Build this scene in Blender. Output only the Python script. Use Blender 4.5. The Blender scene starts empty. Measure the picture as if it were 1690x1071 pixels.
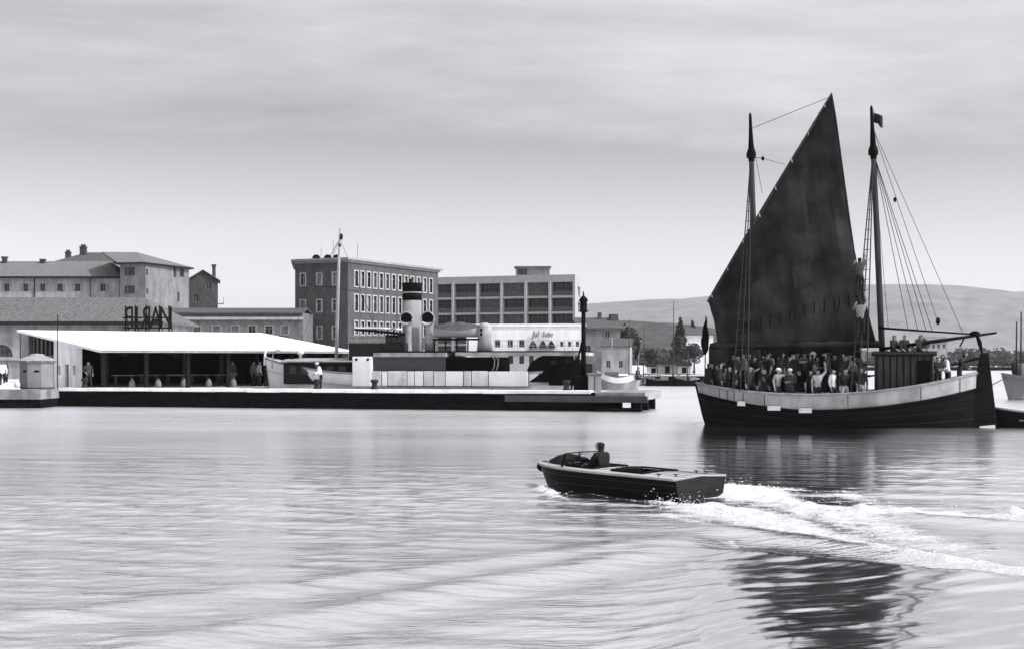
import bpy, bmesh, math, random
import numpy as np
from mathutils import Vector, Matrix

random.seed(7)
R = math.radians
SC = bpy.context.scene
COL = SC.collection

# ------------------------------------------------------------------ camera, sky, sun, exposure
EYE = 2.8            # camera height above the water (m)
FPX = 2320.0         # focal length, in pixels of the 1690 px wide photograph
HOR = 595.0          # image row of the horizon

cam_d = bpy.data.cameras.new("camera")
cam_d.sensor_width = 36.0
cam_d.lens = 36.0 * FPX / 1690.0
cam_d.shift_y = (HOR - 535.5) / 1690.0
cam_d.clip_start = 0.5
cam_d.clip_end = 20000.0
cam = bpy.data.objects.new("camera", cam_d)
cam.location = (0, 0, EYE)
cam.rotation_euler = (R(90), 0, 0)
COL.objects.link(cam)
SC.camera = cam

SUN_EL, SUN_AZ = R(46), R(112)      # azimuth from +Y (view direction) clockwise to +X (right)
SUN_STRENGTH = 2.0
SKY_STRENGTH = 0.15
EXPOSURE = 0.98
HAZE = 0.000042

world = bpy.data.worlds.new("World")
SC.world = world
world.use_nodes = True
wn = world.node_tree
for n in list(wn.nodes):
    wn.nodes.remove(n)
def wnode(t, **kw):
    n = wn.nodes.new(t)
    for k, v in kw.items():
        setattr(n, k, v)
    return n
w_out = wnode("ShaderNodeOutputWorld")
w_bg = wnode("ShaderNodeBackground")
w_sky = wnode("ShaderNodeTexSky", sky_type='NISHITA')
w_sky.sun_disc = False
w_sky.sun_elevation = SUN_EL
w_sky.sun_rotation = SUN_AZ
w_sky.air_density = 1.0
w_sky.dust_density = 1.7
w_sky.ozone_density = 1.0
w_bw = wnode("ShaderNodeRGBToBW")
wn.links.new(w_sky.outputs[0], w_bw.inputs[0])
w_tc = wnode("ShaderNodeTexCoord")
w_map = wnode("ShaderNodeMapping")
w_map.inputs['Scale'].default_value = (1.8, 1.8, 11.0)
w_map.inputs['Location'].default_value = (3.1, 0.4, 0.25)
wn.links.new(w_tc.outputs['Generated'], w_map.inputs[0])
w_no = wnode("ShaderNodeTexNoise")
w_no.inputs['Scale'].default_value = 1.0
w_no.inputs['Detail'].default_value = 7.0
w_no.inputs['Roughness'].default_value = 0.62
w_no.inputs['Distortion'].default_value = 0.25
wn.links.new(w_map.outputs[0], w_no.inputs['Vector'])
w_cr = wnode("ShaderNodeMapRange")
w_cr.inputs['From Min'].default_value = 0.33
w_cr.inputs['From Max'].default_value = 0.68
w_cr.inputs['To Min'].default_value = 0.84
w_cr.inputs['To Max'].default_value = 1.13
wn.links.new(w_no.outputs[0], w_cr.inputs[0])
w_mul = wnode("ShaderNodeMath", operation='MULTIPLY')
wn.links.new(w_bw.outputs[0], w_mul.inputs[0])
wn.links.new(w_cr.outputs[0], w_mul.inputs[1])
# a thin stratus deck all round, with a clear bright strip above the horizon
w_sep = wnode("ShaderNodeSeparateXYZ")
wn.links.new(w_tc.outputs['Generated'], w_sep.inputs[0])
w_wob = wnode("ShaderNodeMath", operation='MULTIPLY_ADD')
wn.links.new(w_no.outputs[0], w_wob.inputs[0]); w_wob.inputs[1].default_value = 0.16
wn.links.new(w_sep.outputs['Z'], w_wob.inputs[2])
w_ramp = wnode("ShaderNodeValToRGB")
els = w_ramp.color_ramp.elements
els[0].position = 0.08; els[0].color = (0.80, 0.80, 0.80, 1)
els[1].position = 0.23; els[1].color = (0.44, 0.44, 0.44, 1)
e2 = els.new(0.345); e2.color = (0.84, 0.84, 0.84, 1)
e3 = els.new(0.50); e3.color = (1.7, 1.7, 1.7, 1)
wn.links.new(w_wob.outputs[0], w_ramp.inputs[0])
w_mul2 = wnode("ShaderNodeMath", operation='MULTIPLY')
wn.links.new(w_mul.outputs[0], w_mul2.inputs[0])
wn.links.new(w_ramp.outputs[0], w_mul2.inputs[1])
w_tint = wnode("ShaderNodeMix", data_type='RGBA', blend_type='MULTIPLY')
w_tint.inputs['Factor'].default_value = 1.0
w_tint.inputs['B'].default_value = (0.985, 0.985, 1.03, 1)   # the cool tone of the print
wn.links.new(w_mul2.outputs[0], w_tint.inputs['A'])
wn.links.new(w_tint.outputs['Result'], w_bg.inputs['Color'])
w_bg.inputs['Strength'].default_value = SKY_STRENGTH
wn.links.new(w_bg.outputs[0], w_out.inputs['Surface'])

sun_d = bpy.data.lights.new("sun", 'SUN')
sun_d.energy = SUN_STRENGTH
sun_d.angle = R(1.5)
sun_d.color = (1.0, 0.99, 0.985)
sun = bpy.data.objects.new("sun", sun_d)
to_sun = Vector((math.sin(SUN_AZ) * math.cos(SUN_EL), math.cos(SUN_AZ) * math.cos(SUN_EL), math.sin(SUN_EL)))
sun.rotation_euler = (-to_sun).to_track_quat('-Z', 'Y').to_euler()
sun.location = (60, 40, 80)
COL.objects.link(sun)

SC.render.engine = 'CYCLES'
SC.cycles.use_denoising = True
SC.cycles.max_bounces = 6
SC.cycles.volume_bounces = 1
SC.cycles.transparent_max_bounces = 12
SC.view_settings.view_transform = 'Standard'
SC.view_settings.look = 'None'
SC.view_settings.gamma = 1.0
SC.view_settings.use_curve_mapping = False
SC.view_settings.exposure = EXPOSURE

# ------------------------------------------------------------------ helpers
def X(px, D): return (px - 845.0) / FPX * D
def Zp(py, D): return EYE + (HOR - py) / FPX * D
def water_pt(px, py):
    """the point of the water surface seen at a place in the photograph"""
    D = EYE * FPX / (py - HOR)
    return (X(px, D), D)

MATS = {}
def mat(name, v, rough=0.8, var=0.25, scale=3.0, bump=0.0, stretch=(1, 1, 1), metal=0.0, coord='Object', detail=5.0, spec=0.05, dirt=0.0, tint=None):
    """a grey procedural material: base value, mottled by noise, optional relief"""
    if name in MATS:
        return MATS[name]
    m = bpy.data.materials.new(name)
    m.use_nodes = True
    nt = m.node_tree
    b = nt.nodes["Principled BSDF"]
    b.inputs['Roughness'].default_value = rough
    b.inputs['Metallic'].default_value = metal
    b.inputs['Specular IOR Level'].default_value = spec
    tc = nt.nodes.new("ShaderNodeTexCoord")
    mp = nt.nodes.new("ShaderNodeMapping")
    mp.inputs['Scale'].default_value = stretch
    nt.links.new(tc.outputs[coord], mp.inputs[0])
    no = nt.nodes.new("ShaderNodeTexNoise")
    no.inputs['Scale'].default_value = scale
    no.inputs['Detail'].default_value = detail
    no.inputs['Roughness'].default_value = 0.6
    nt.links.new(mp.outputs[0], no.inputs['Vector'])
    rp = nt.nodes.new("ShaderNodeMapRange")
    rp.inputs['From Min'].default_value = 0.3
    rp.inputs['From Max'].default_value = 0.7
    rp.inputs['To Min'].default_value = v * (1 - var)
    rp.inputs['To Max'].default_value = v * (1 + var)
    nt.links.new(no.outputs[0], rp.inputs[0])
    last = rp.outputs[0]
    if dirt:
        n2 = nt.nodes.new("ShaderNodeTexNoise")
        n2.inputs['Scale'].default_value = 0.5
        n2.inputs['Detail'].default_value = 6
        m2 = nt.nodes.new("ShaderNodeMapping")
        m2.inputs['Scale'].default_value = (2.2, 2.2, 0.5)
        nt.links.new(tc.outputs[coord], m2.inputs[0])
        nt.links.new(m2.outputs[0], n2.inputs['Vector'])
        r2 = nt.nodes.new("ShaderNodeMapRange")
        r2.inputs['From Min'].default_value = 0.4
        r2.inputs['From Max'].default_value = 0.65
        r2.inputs['To Min'].default_value = 1.0
        r2.inputs['To Max'].default_value = 1.0 - dirt
        nt.links.new(n2.outputs[0], r2.inputs[0])
        mu = nt.nodes.new("ShaderNodeMath"); mu.operation = 'MULTIPLY'
        nt.links.new(last, mu.inputs[0]); nt.links.new(r2.outputs[0], mu.inputs[1])
        last = mu.outputs[0]
    cb = nt.nodes.new("ShaderNodeCombineColor")
    t = tint or (1.0, 0.99, 1.015)
    for i in range(3):
        mm = nt.nodes.new("ShaderNodeMath"); mm.operation = 'MULTIPLY'
        mm.inputs[1].default_value = t[i]
        nt.links.new(last, mm.inputs[0]); nt.links.new(mm.outputs[0], cb.inputs[i])
    nt.links.new(cb.outputs[0], b.inputs['Base Color'])
    if bump:
        bp = nt.nodes.new("ShaderNodeBump")
        bp.inputs['Strength'].default_value = 1.0
        bp.inputs['Distance'].default_value = bump
        nt.links.new(no.outputs[0], bp.inputs['Height'])
        nt.links.new(bp.outputs[0], b.inputs['Normal'])
    MATS[name] = m
    return m

def tiles_mat(name, v, period=0.42, var=0.3, direction='X'):
    """pantile roofing too far away to build tile by tile: rows of half-round tiles"""
    if name in MATS:
        return MATS[name]
    m = mat(name, v, 0.9, var, 3.0, detail=9.0, spec=0.1)
    nt = m.node_tree
    b = nt.nodes["Principled BSDF"]
    tc = [n for n in nt.nodes if n.type == 'TEX_COORD'][0]
    wv = nt.nodes.new("ShaderNodeTexWave")
    wv.wave_type = 'BANDS'; wv.bands_direction = direction
    wv.inputs['Scale'].default_value = 1.0 / period / 3.0
    wv.inputs['Distortion'].default_value = 0.6
    wv.inputs['Detail'].default_value = 2
    nt.links.new(tc.outputs['Object'], wv.inputs['Vector'])
    bp = nt.nodes.new("ShaderNodeBump")
    bp.inputs['Distance'].default_value = 0.03
    nt.links.new(wv.outputs['Color'], bp.inputs['Height'])
    nt.links.new(bp.outputs[0], b.inputs['Normal'])
    return m

class MB:
    """collects shapes and links them as one mesh object"""
    def __init__(self):
        self.v, self.f, self.mi, self.sm = [], [], [], []
        self.cur = 0
        self.smooth = False
    def add(self, verts, faces):
        o = len(self.v)
        self.v += [tuple(p) for p in verts]
        for f in faces:
            self.f.append([o + i for i in f]); self.mi.append(self.cur); self.sm.append(self.smooth)
        return self
    def box(self, x0, x1, y0, y1, z0, z1):
        return self.add([(x0,y0,z0),(x1,y0,z0),(x1,y1,z0),(x0,y1,z0),(x0,y0,z1),(x1,y0,z1),(x1,y1,z1),(x0,y1,z1)],
                        [(0,3,2,1),(4,5,6,7),(0,1,5,4),(1,2,6,5),(2,3,7,6),(3,0,4,7)])
    def prism(self, poly, z0, z1):
        """vertical prism over a plan polygon (counter-clockwise)"""
        n = len(poly)
        vs = [(x, y, z0) for x, y in poly] + [(x, y, z1) for x, y in poly]
        fs = [tuple(range(n - 1, -1, -1)), tuple(range(n, 2 * n))]
        fs += [(i, (i + 1) % n, n + (i + 1) % n, n + i) for i in range(n)]
        return self.add(vs, fs)
    def slab(self, pts, th, down=(0, 0, -1)):
        """polygon in space given a thickness"""
        n = len(pts)
        d = Vector(down).normalized() * th
        vs = [tuple(p) for p in pts] + [tuple(Vector(p) + d) for p in pts]
        fs = [tuple(range(n)), tuple(range(2 * n - 1, n - 1, -1))]
        fs += [((i + 1) % n, i, n + i, n + (i + 1) % n) for i in range(n)]
        return self.add(vs, fs)
    def tube(self, pts, rad, n=6, caps=True):
        pts = [Vector(p) for p in pts]
        if not isinstance(rad, (list, tuple)):
            rad = [rad] * len(pts)
        rings = []
        for i, p in enumerate(pts):
            a = pts[max(i - 1, 0)]; c = pts[min(i + 1, len(pts) - 1)]
            t = (c - a).normalized()
            up = Vector((0, 0, 1)) if abs(t.z) < 0.92 else Vector((0, 1, 0))
            s = t.cross(up).normalized(); u = s.cross(t)
            rings.append([p + (s * math.cos(k * 2 * math.pi / n) + u * math.sin(k * 2 * math.pi / n)) * rad[i] for k in range(n)])
        vs = [q for r in rings for q in r]
        fs = []
        for i in range(len(pts) - 1):
            for k in range(n):
                fs.append((i * n + k, i * n + (k + 1) % n, (i + 1) * n + (k + 1) % n, (i + 1) * n + k))
        if caps:
            fs.append(tuple(range(n - 1, -1, -1)))
            fs.append(tuple(range((len(pts) - 1) * n, len(pts) * n)))
        return self.add(vs, fs)
    def lathe(self, prof, n=16, c=(0, 0), z=0.0):
        """profile of (radius, height) turned about a vertical axis"""
        vs, fs = [], []
        for r, h in prof:
            for k in range(n):
                a = 2 * math.pi * k / n
                vs.append((c[0] + r * math.cos(a), c[1] + r * math.sin(a), z + h))
        for i in range(len(prof) - 1):
            for k in range(n):
                fs.append((i * n + k, i * n + (k + 1) % n, (i + 1) * n + (k + 1) % n, (i + 1) * n + k))
        fs.append(tuple(range(n - 1, -1, -1)))
        fs.append(tuple(range((len(prof) - 1) * n, len(prof) * n)))
        return self.add(vs, fs)
    def ball(self, c, r, n=8, m=6):
        if not isinstance(r, (tuple, list)):
            r = (r, r, r)
        vs, fs = [], []
        for j in range(m + 1):
            t = math.pi * j / m
            for k in range(n):
                a = 2 * math.pi * k / n
                vs.append((c[0] + r[0] * math.sin(t) * math.cos(a), c[1] + r[1] * math.sin(t) * math.sin(a), c[2] + r[2] * math.cos(t)))
        for j in range(m):
            for k in range(n):
                fs.append((j * n + k, (j + 1) * n + k, (j + 1) * n + (k + 1) % n, j * n + (k + 1) % n))
        return self.add(vs, fs)
    def grid(self, P, closed_u=False, flip=False):
        """P[i][j] lattice of points -> quads"""
        nu, nv = len(P), len(P[0])
        vs = [q for row in P for q in row]
        fs = []
        for i in range(nu - 1 + (1 if closed_u else 0)):
            for j in range(nv - 1):
                a, b2, c, d = i * nv + j, i * nv + j + 1, ((i + 1) % nu) * nv + j + 1, ((i + 1) % nu) * nv + j
                fs.append((a, d, c, b2) if flip else (a, b2, c, d))
        return self.add(vs, fs)
    def mesh(self, name, mats, bevel=0.0):
        me = bpy.data.meshes.new(name)
        me.from_pydata(self.v, [], self.f)
        for m in (mats if isinstance(mats, (list, tuple)) else [mats]):
            me.materials.append(m)
        me.polygons.foreach_set("material_index", self.mi)
        me.polygons.foreach_set("use_smooth", self.sm)
        me.update()
        bm = bmesh.new(); bm.from_mesh(me)
        bmesh.ops.recalc_face_normals(bm, faces=bm.faces)
        bm.to_mesh(me); bm.free()
        return me
    def build(self, name, mats, parent=None, loc=(0, 0, 0), rz=0.0, bevel=0.0):
        return link(name, self.mesh(name, mats), parent, loc, rz, bevel)

def link(name, me, parent=None, loc=(0, 0, 0), rz=0.0, bevel=0.0):
    o = bpy.data.objects.new(name, me)
    COL.objects.link(o)
    o.location = loc
    o.rotation_euler = (0, 0, rz)
    if parent is not None:
        o.parent = parent
    if bevel:
        bv = o.modifiers.new("bevel", 'BEVEL'); bv.width = bevel; bv.segments = 2; bv.limit_method = 'ANGLE'
    return o

def tag(o, label=None, cat=None, group=None, kind=None):
    if label: o['label'] = label
    if cat: o['category'] = cat
    if group: o['group'] = group
    if kind: o['kind'] = kind
    return o

def thing(name, label, cat, loc=(0, 0, 0), rz=0.0, group=None):
    o = bpy.data.objects.new(name, None)
    COL.objects.link(o)
    o.empty_display_size = 0.3
    o.location = loc
    o.rotation_euler = (0, 0, rz)
    return tag(o, label, cat, group)

def copy_tree(o, parent=None):
    c = o.copy(); COL.objects.link(c)
    if parent is not None:
        c.parent = parent
    for ch in list(o.children):
        copy_tree(ch, c)
    return c

class Frame:
    """plan frame of a thing: world point -> the thing's own coordinates"""
    def __init__(self, loc, rz):
        self.m = (Matrix.Translation(loc) @ Matrix.Rotation(rz, 4, 'Z')).inverted()
    def __call__(self, x, y, z):
        return self.m @ Vector((x, y, z))

WIN = {}
class _P:
    rng = random.Random(11)
    def choice(self, l): return self.rng.choice(l)
PANES = _P()
def window_meshes(w, h, style, pm, fm):
    """pane mesh and frame mesh for an opening w x h; origin bottom centre, outside is -y"""
    key = (round(w, 3), round(h, 3), style, pm.name, fm.name)
    if key in WIN:
        return WIN[key]
    p = MB().box(-w / 2, w / 2, 0.0, 0.03, 0, h).mesh("window", pm)
    f = MB()
    if style == 'surround':      # pale stone surround standing proud of the wall, with a cross bar
        t = 0.17
        f.box(-w/2 - t, -w/2, -0.27, -0.02, -t, h + t); f.box(w/2, w/2 + t, -0.27, -0.02, -t, h + t)
        f.box(-w/2, w/2, -0.27, -0.02, h, h + t); f.box(-w/2, w/2, -0.32, -0.02, -t, 0)
        f.box(-0.035, 0.035, -0.05, -0.005, 0, h); f.box(-w/2, -0.036, -0.048, -0.006, h*0.66, h*0.66 + 0.06); f.box(0.036, w/2, -0.048, -0.006, h*0.66, h*0.66 + 0.06)
    elif style == 'plain':
        t = 0.07
        f.box(-w/2, -w/2 + t, -0.06, -0.004, 0, h); f.box(w/2 - t, w/2, -0.06, -0.004, 0, h)
        f.box(-w/2 + t, w/2 - t, -0.06, -0.004, h - t, h); f.box(-w/2 + t, w/2 - t, -0.06, -0.004, 0, t)
        f.box(-0.03, 0.03, -0.05, -0.004, t, h - t)
    elif style == 'strip':       # wide office glazing with mullions and a pale parapet below
        n = max(3, int(round(w / 0.9)))
        for k in range(n + 1):
            x = -w/2 + 0.03 + (w - 0.06) * k / n
            f.box(x - 0.035, x + 0.035, -0.08, -0.004, 0.95, h)
        f.box(-w/2, w/2, -0.09, -0.001, 0.0, 0.95)
        f.box(-w/2, w/2, -0.085, -0.004, h * 0.72, h * 0.72 + 0.06)
    WIN[key] = (p, f.mesh("frame", fm) if f.v else None)
    return WIN[key]

def facade(root, wall, A, B, z0, z1, ops, pm, fm, depth=0.22, style='plain', shutters=None):
    """wall face from A to B (left to right seen from outside) with real openings, reveals, panes and frames.
    ops: (u centre, z bottom, width, height [, style])"""
    A = Vector((A[0], A[1], 0)); B = Vector((B[0], B[1], 0))
    L = (B - A).length; u = (B - A) / L; n = Vector((u.y, -u.x, 0))
    ang = math.atan2(u.y, u.x)
    us = {0.0, L}; zs = {z0, z1}
    for o in ops:
        us |= {o[0] - o[2] / 2, o[0] + o[2] / 2}; zs |= {o[1], o[1] + o[3]}
    us = sorted(us); zs = sorted(zs)
    def P(a, z, d=0.0):
        q = A + u * a - n * d
        return (q.x, q.y, z)
    for i in range(len(us) - 1):
        for j in range(len(zs) - 1):
            uc, zc = (us[i] + us[i+1]) / 2, (zs[j] + zs[j+1]) / 2
            if any(abs(uc - o[0]) < o[2] / 2 and o[1] < zc < o[1] + o[3] for o in ops):
                continue
            wall.add([P(us[i], zs[j]), P(us[i+1], zs[j]), P(us[i+1], zs[j+1]), P(us[i], zs[j+1])], [(0, 1, 2, 3)])
    for o in ops:
        a0, a1, b0, b1 = o[0] - o[2] / 2, o[0] + o[2] / 2, o[1], o[1] + o[3]
        for q in ([P(a0,b0),P(a0,b0,depth),P(a0,b1,depth),P(a0,b1)], [P(a1,b0),P(a1,b0,depth),P(a1,b1,depth),P(a1,b1)],
                  [P(a0,b0),P(a0,b0,depth),P(a1,b0,depth),P(a1,b0)], [P(a0,b1),P(a0,b1,depth),P(a1,b1,depth),P(a1,b1)]):
            wall.add(q, [(0, 1, 2, 3)])
        st = o[4] if len(o) > 4 else style
        pmx = PANES.choice(pm) if isinstance(pm, list) else pm
        pme, fme = window_meshes(o[2], o[3], st, pmx, fm)
        w = link("window", pme, root, P(o[0], o[1], depth), ang)
        if fme:
            link("frame", fme, w)
        if shutters:
            sw = o[2] * 0.52
            key = ('sh', round(sw, 3), round(o[3], 3))
            if key not in WIN:
                WIN[key] = MB().box(-sw/2, sw/2, -0.06, -0.01, 0, o[3]).mesh("shutter", shutters)
            for s in (-1, 1):
                link("shutter", WIN[key], w, (s * (o[2] / 2 + sw / 2 + 0.02), -depth, 0))

def closed_walls(wall, pts, z0, z1, skip=()):
    """remaining plain wall faces of a footprint; skip lists the edges that are built as facades"""
    n = len(pts)
    for i in range(n):
        if i in skip: continue
        a, b = pts[i], pts[(i + 1) % n]
        wall.add([(a[0],a[1],z0),(b[0],b[1],z0),(b[0],b[1],z1),(a[0],a[1],z1)], [(0,1,2,3)])

def text_mesh(s, size, depth, shear=0.0, mirror=False):
    c = bpy.data.curves.new("lettering", 'FONT')
    c.body = s; c.size = size; c.extrude = depth; c.shear = shear; c.align_x = 'CENTER'; c.resolution_u = 4
    o = bpy.data.objects.new("lettering", c); COL.objects.link(o)
    dg = bpy.context.evaluated_depsgraph_get()
    me = bpy.data.meshes.new_from_object(o.evaluated_get(dg))
    bpy.data.objects.remove(o); bpy.data.curves.remove(c)
    me.transform(Matrix.Rotation(R(90), 4, 'X'))
    if mirror:
        me.transform(Matrix.Scale(-1, 4, (1, 0, 0))); me.flip_normals()
    return me

# ------------------------------------------------------------------ materials
M_paving = mat("paving", 0.42, 0.9, 0.18, 1.5)
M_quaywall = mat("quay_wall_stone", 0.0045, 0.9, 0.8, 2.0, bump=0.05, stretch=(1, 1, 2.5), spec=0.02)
M_coping = mat("coping_stone", 0.62, 0.85, 0.15, 1.2)
M_concrete = mat("concrete", 0.22, 0.9, 0.25, 1.8, dirt=0.3)
M_plaster = mat("old_plaster", 0.30, 0.95, 0.2, 0.9, dirt=0.35)
M_plaster_d = mat("grey_plaster", 0.17, 0.95, 0.2, 0.9, dirt=0.3)
M_darkwall = mat("dark_plaster", 0.055, 0.95, 0.3, 0.9)
M_brick = mat("brown_brick_render", 0.078, 0.9, 0.22, 2.5, dirt=0.25)
M_stone_trim = mat("pale_stone_trim", 0.30, 0.9, 0.15, 2.0)
M_glass = mat("dark_window_glass", 0.015, 0.2, 0.5, 1.5, spec=0.5)
M_glass_m = mat("grey_curtained_glass", 0.075, 0.3, 0.5, 2.0, spec=0.4)
M_glass_p = mat("pale_blind", 0.16, 0.6, 0.3, 2.0, spec=0.3)
GL = [M_glass, M_glass, M_glass, M_glass_m, M_glass_p]
M_glass_o2 = mat("office_glass_blinds", 0.06, 0.3, 0.9, 1.6, spec=0.4)
M_glass_o = mat("office_glass", 0.016, 0.3, 0.9, 0.8, spec=0.3)
M_white = mat("white_paint", 0.66, 0.7, 0.06, 1.5, dirt=0.12)
M_white_roof = mat("white_sheet_roof", 0.82, 0.75, 0.05, 0.6, stretch=(4, 0.4, 1))
M_dark = mat("black_paint", 0.005, 0.7, 0.4, 3.0, spec=0.02)
M_darkwood = mat("tarred_wood", 0.009, 0.75, 0.5, 4.0, stretch=(0.4, 3, 3), spec=0.02)
M_iron = mat("dark_iron", 0.02, 0.5, 0.3, 6.0)
M_canvas_g = mat("grey_canvas", 0.26, 0.95, 0.2, 3.0, dirt=0.2)
M_tarp = mat("dark_tarpaulin", 0.017, 0.9, 0.35, 3.0, spec=0.02)
M_sail = mat("tanned_sailcloth", 0.024, 0.95, 0.7, 0.7, dirt=0.5, spec=0.02)
M_spar = mat("varnished_spar", 0.035, 0.6, 0.4, 2.0, stretch=(4, 4, 0.5))
M_rope = mat("tarred_rope", 0.03, 0.9, 0.3, 10)
M_band = mat("weathered_grey_paint", 0.28, 0.8, 0.25, 1.4, dirt=0.35)
M_hull = mat("black_hull_paint", 0.005, 0.65, 0.5, 1.2, stretch=(0.5, 0.5, 3), spec=0.02)
M_deck = mat("deck_planks", 0.16, 0.85, 0.3, 2.0, stretch=(0.3, 8, 1))
M_rooftile = tiles_mat("clay_pantiles", 0.125)
M_rooftile_d = tiles_mat("dark_clay_pantiles", 0.07)
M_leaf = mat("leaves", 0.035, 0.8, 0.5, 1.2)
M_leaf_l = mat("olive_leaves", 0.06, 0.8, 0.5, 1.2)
M_trunk = mat("bark", 0.05, 0.95, 0.4, 3.0)
M_skin = mat("skin", 0.20, 0.6, 0.08, 6.0)
M_hair = mat("dark_hair", 0.015, 0.6, 0.4, 20.0)
M_hill = mat("scrub_hillside", 0.10, 0.95, 0.45, 0.012, coord='Object', detail=9)
M_wood_hill = mat("wooded_hillside", 0.05, 0.95, 0.5, 0.05, detail=9)
M_ground = mat("far_ground", 0.14, 0.95, 0.3, 0.05, detail=8)

# ------------------------------------------------------------------ the water
def water_material():
    m = bpy.data.materials.new("harbour_water")
    m.use_nodes = True
    nt = m.node_tree
    b = nt.nodes["Principled BSDF"]
    b.inputs['Base Color'].default_value = (0.04, 0.04, 0.042, 1)
    b.inputs['IOR'].default_value = 1.8
    tc = nt.nodes.new("ShaderNodeTexCoord")
    def noise(scale, st, detail=3.0, rough=0.55, dist=0.0):
        mp = nt.nodes.new("ShaderNodeMapping"); mp.inputs['Scale'].default_value = st
        nt.links.new(tc.outputs['Object'], mp.inputs[0])
        n = nt.nodes.new("ShaderNodeTexNoise")
        n.inputs['Scale'].default_value = scale; n.inputs['Detail'].default_value = detail
        n.inputs['Roughness'].default_value = rough; n.inputs['Distortion'].default_value = dist
        nt.links.new(mp.outputs[0], n.inputs['Vector'])
        return n
    def bump(src, dist, prev=None):
        bp = nt.nodes.new("ShaderNodeBump"); nt.links.new(rip.outputs['Fac'], bp.inputs['Strength'])
        bp.inputs['Distance'].default_value = dist
        nt.links.new(src, bp.inputs['Height'])
        if prev: nt.links.new(prev, bp.inputs['Normal'])
        return bp.outputs[0]
    rip = nt.nodes.new("ShaderNodeAttribute"); rip.attribute_name = "ripple"; rip.attribute_type = 'GEOMETRY'
    n1 = noise(0.9, (0.5, 1.3, 1), 3, 0.5, 0.3)       # wind ripples about a metre long, crests across the view
    n2 = noise(6.0, (0.5, 1.3, 1), 3, 0.6, 0.2)
    b1 = bump(n1.outputs[0], 0.030)
    b2 = bump(n2.outputs[0], 0.015, b1)
    # foam: white where the wake mask beats a lacy noise
    at = nt.nodes.new("ShaderNodeAttribute"); at.attribute_name = "foam"; at.attribute_type = 'GEOMETRY'
    f1 = noise(3.2, (0.7, 0.9, 1), 9, 0.72, 0.8)
    f2 = noise(13.0, (0.8, 0.8, 1), 5, 0.7, 0.6)
    ad = nt.nodes.new("ShaderNodeMath"); ad.operation = 'MULTIPLY_ADD'
    nt.links.new(f2.outputs[0], ad.inputs[0]); ad.inputs[1].default_value = 0.8
    nt.links.new(f1.outputs[0], ad.inputs[2])          # about 0.72 +- 0.2
    ad2 = nt.nodes.new("ShaderNodeMath"); ad2.operation = 'ADD'
    nt.links.new(at.outputs['Fac'], ad2.inputs[0]); nt.links.new(ad.outputs[0], ad2.inputs[1])
    mr = nt.nodes.new("ShaderNodeMapRange"); mr.interpolation_type = 'SMOOTHSTEP'
    mr.inputs['From Min'].default_value = 1.30; mr.inputs['From Max'].default_value = 1.72
    nt.links.new(ad2.outputs[0], mr.inputs[0])
    # roughness: smooth patches and ruffled ones
    n3 = noise(0.05, (0.5, 1.6, 1), 4, 0.6)
    rr = nt.nodes.new("ShaderNodeMapRange")
    rr.inputs['From Min'].default_value = 0.35; rr.inputs['From Max'].default_value = 0.65
    rr.inputs['To Min'].default_value = 0.05; rr.inputs['To Max'].default_value = 0.13
    nt.links.new(n3.outputs[0], rr.inputs[0])
    ru = nt.nodes.new("ShaderNodeAttribute"); ru.attribute_name = "ruffle"; ru.attribute_type = 'GEOMETRY'
    ra = nt.nodes.new("ShaderNodeMath"); ra.operation = 'ADD'
    nt.links.new(rr.outputs[0], ra.inputs[0]); nt.links.new(ru.outputs['Fac'], ra.inputs[1])
    nt.links.new(ra.outputs[0], b.inputs['Roughness'])
    nt.links.new(b2, b.inputs['Normal'])
    fo = nt.nodes.new("ShaderNodeBsdfDiffuse")
    fo.inputs['Color'].default_value = (0.60, 0.60, 0.62, 1)
    nt.links.new(bump(ad.outputs[0], 0.10), fo.inputs['Normal'])
    mx = nt.nodes.new("ShaderNodeMixShader")
    # bright sheen of the rippled surface
    gl = nt.nodes.new("ShaderNodeBsdfGlossy"); gl.inputs['Color'].default_value = (0.97, 0.97, 0.985, 1)
    nt.links.new(ra.outputs[0], gl.inputs['Roughness']); nt.links.new(b2, gl.inputs['Normal'])
    m0 = nt.nodes.new("ShaderNodeMixShader"); m0.inputs[0].default_value = 0.88
    nt.links.new(b.outputs[0], m0.inputs[1]); nt.links.new(gl.outputs[0], m0.inputs[2])
    nt.links.new(mr.outputs[0], mx.inputs[0]); nt.links.new(m0.outputs[0], mx.inputs[1]); nt.links.new(fo.outputs[0], mx.inputs[2])
    nt.links.new(mx.outputs[0], nt.nodes["Material Output"].inputs['Surface'])
    return m

BOAT = Vector((3.86, 28.75, 0.0)); BOAT_RZ = R(134.5)      # motor boat: middle of the transom, heading

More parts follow.
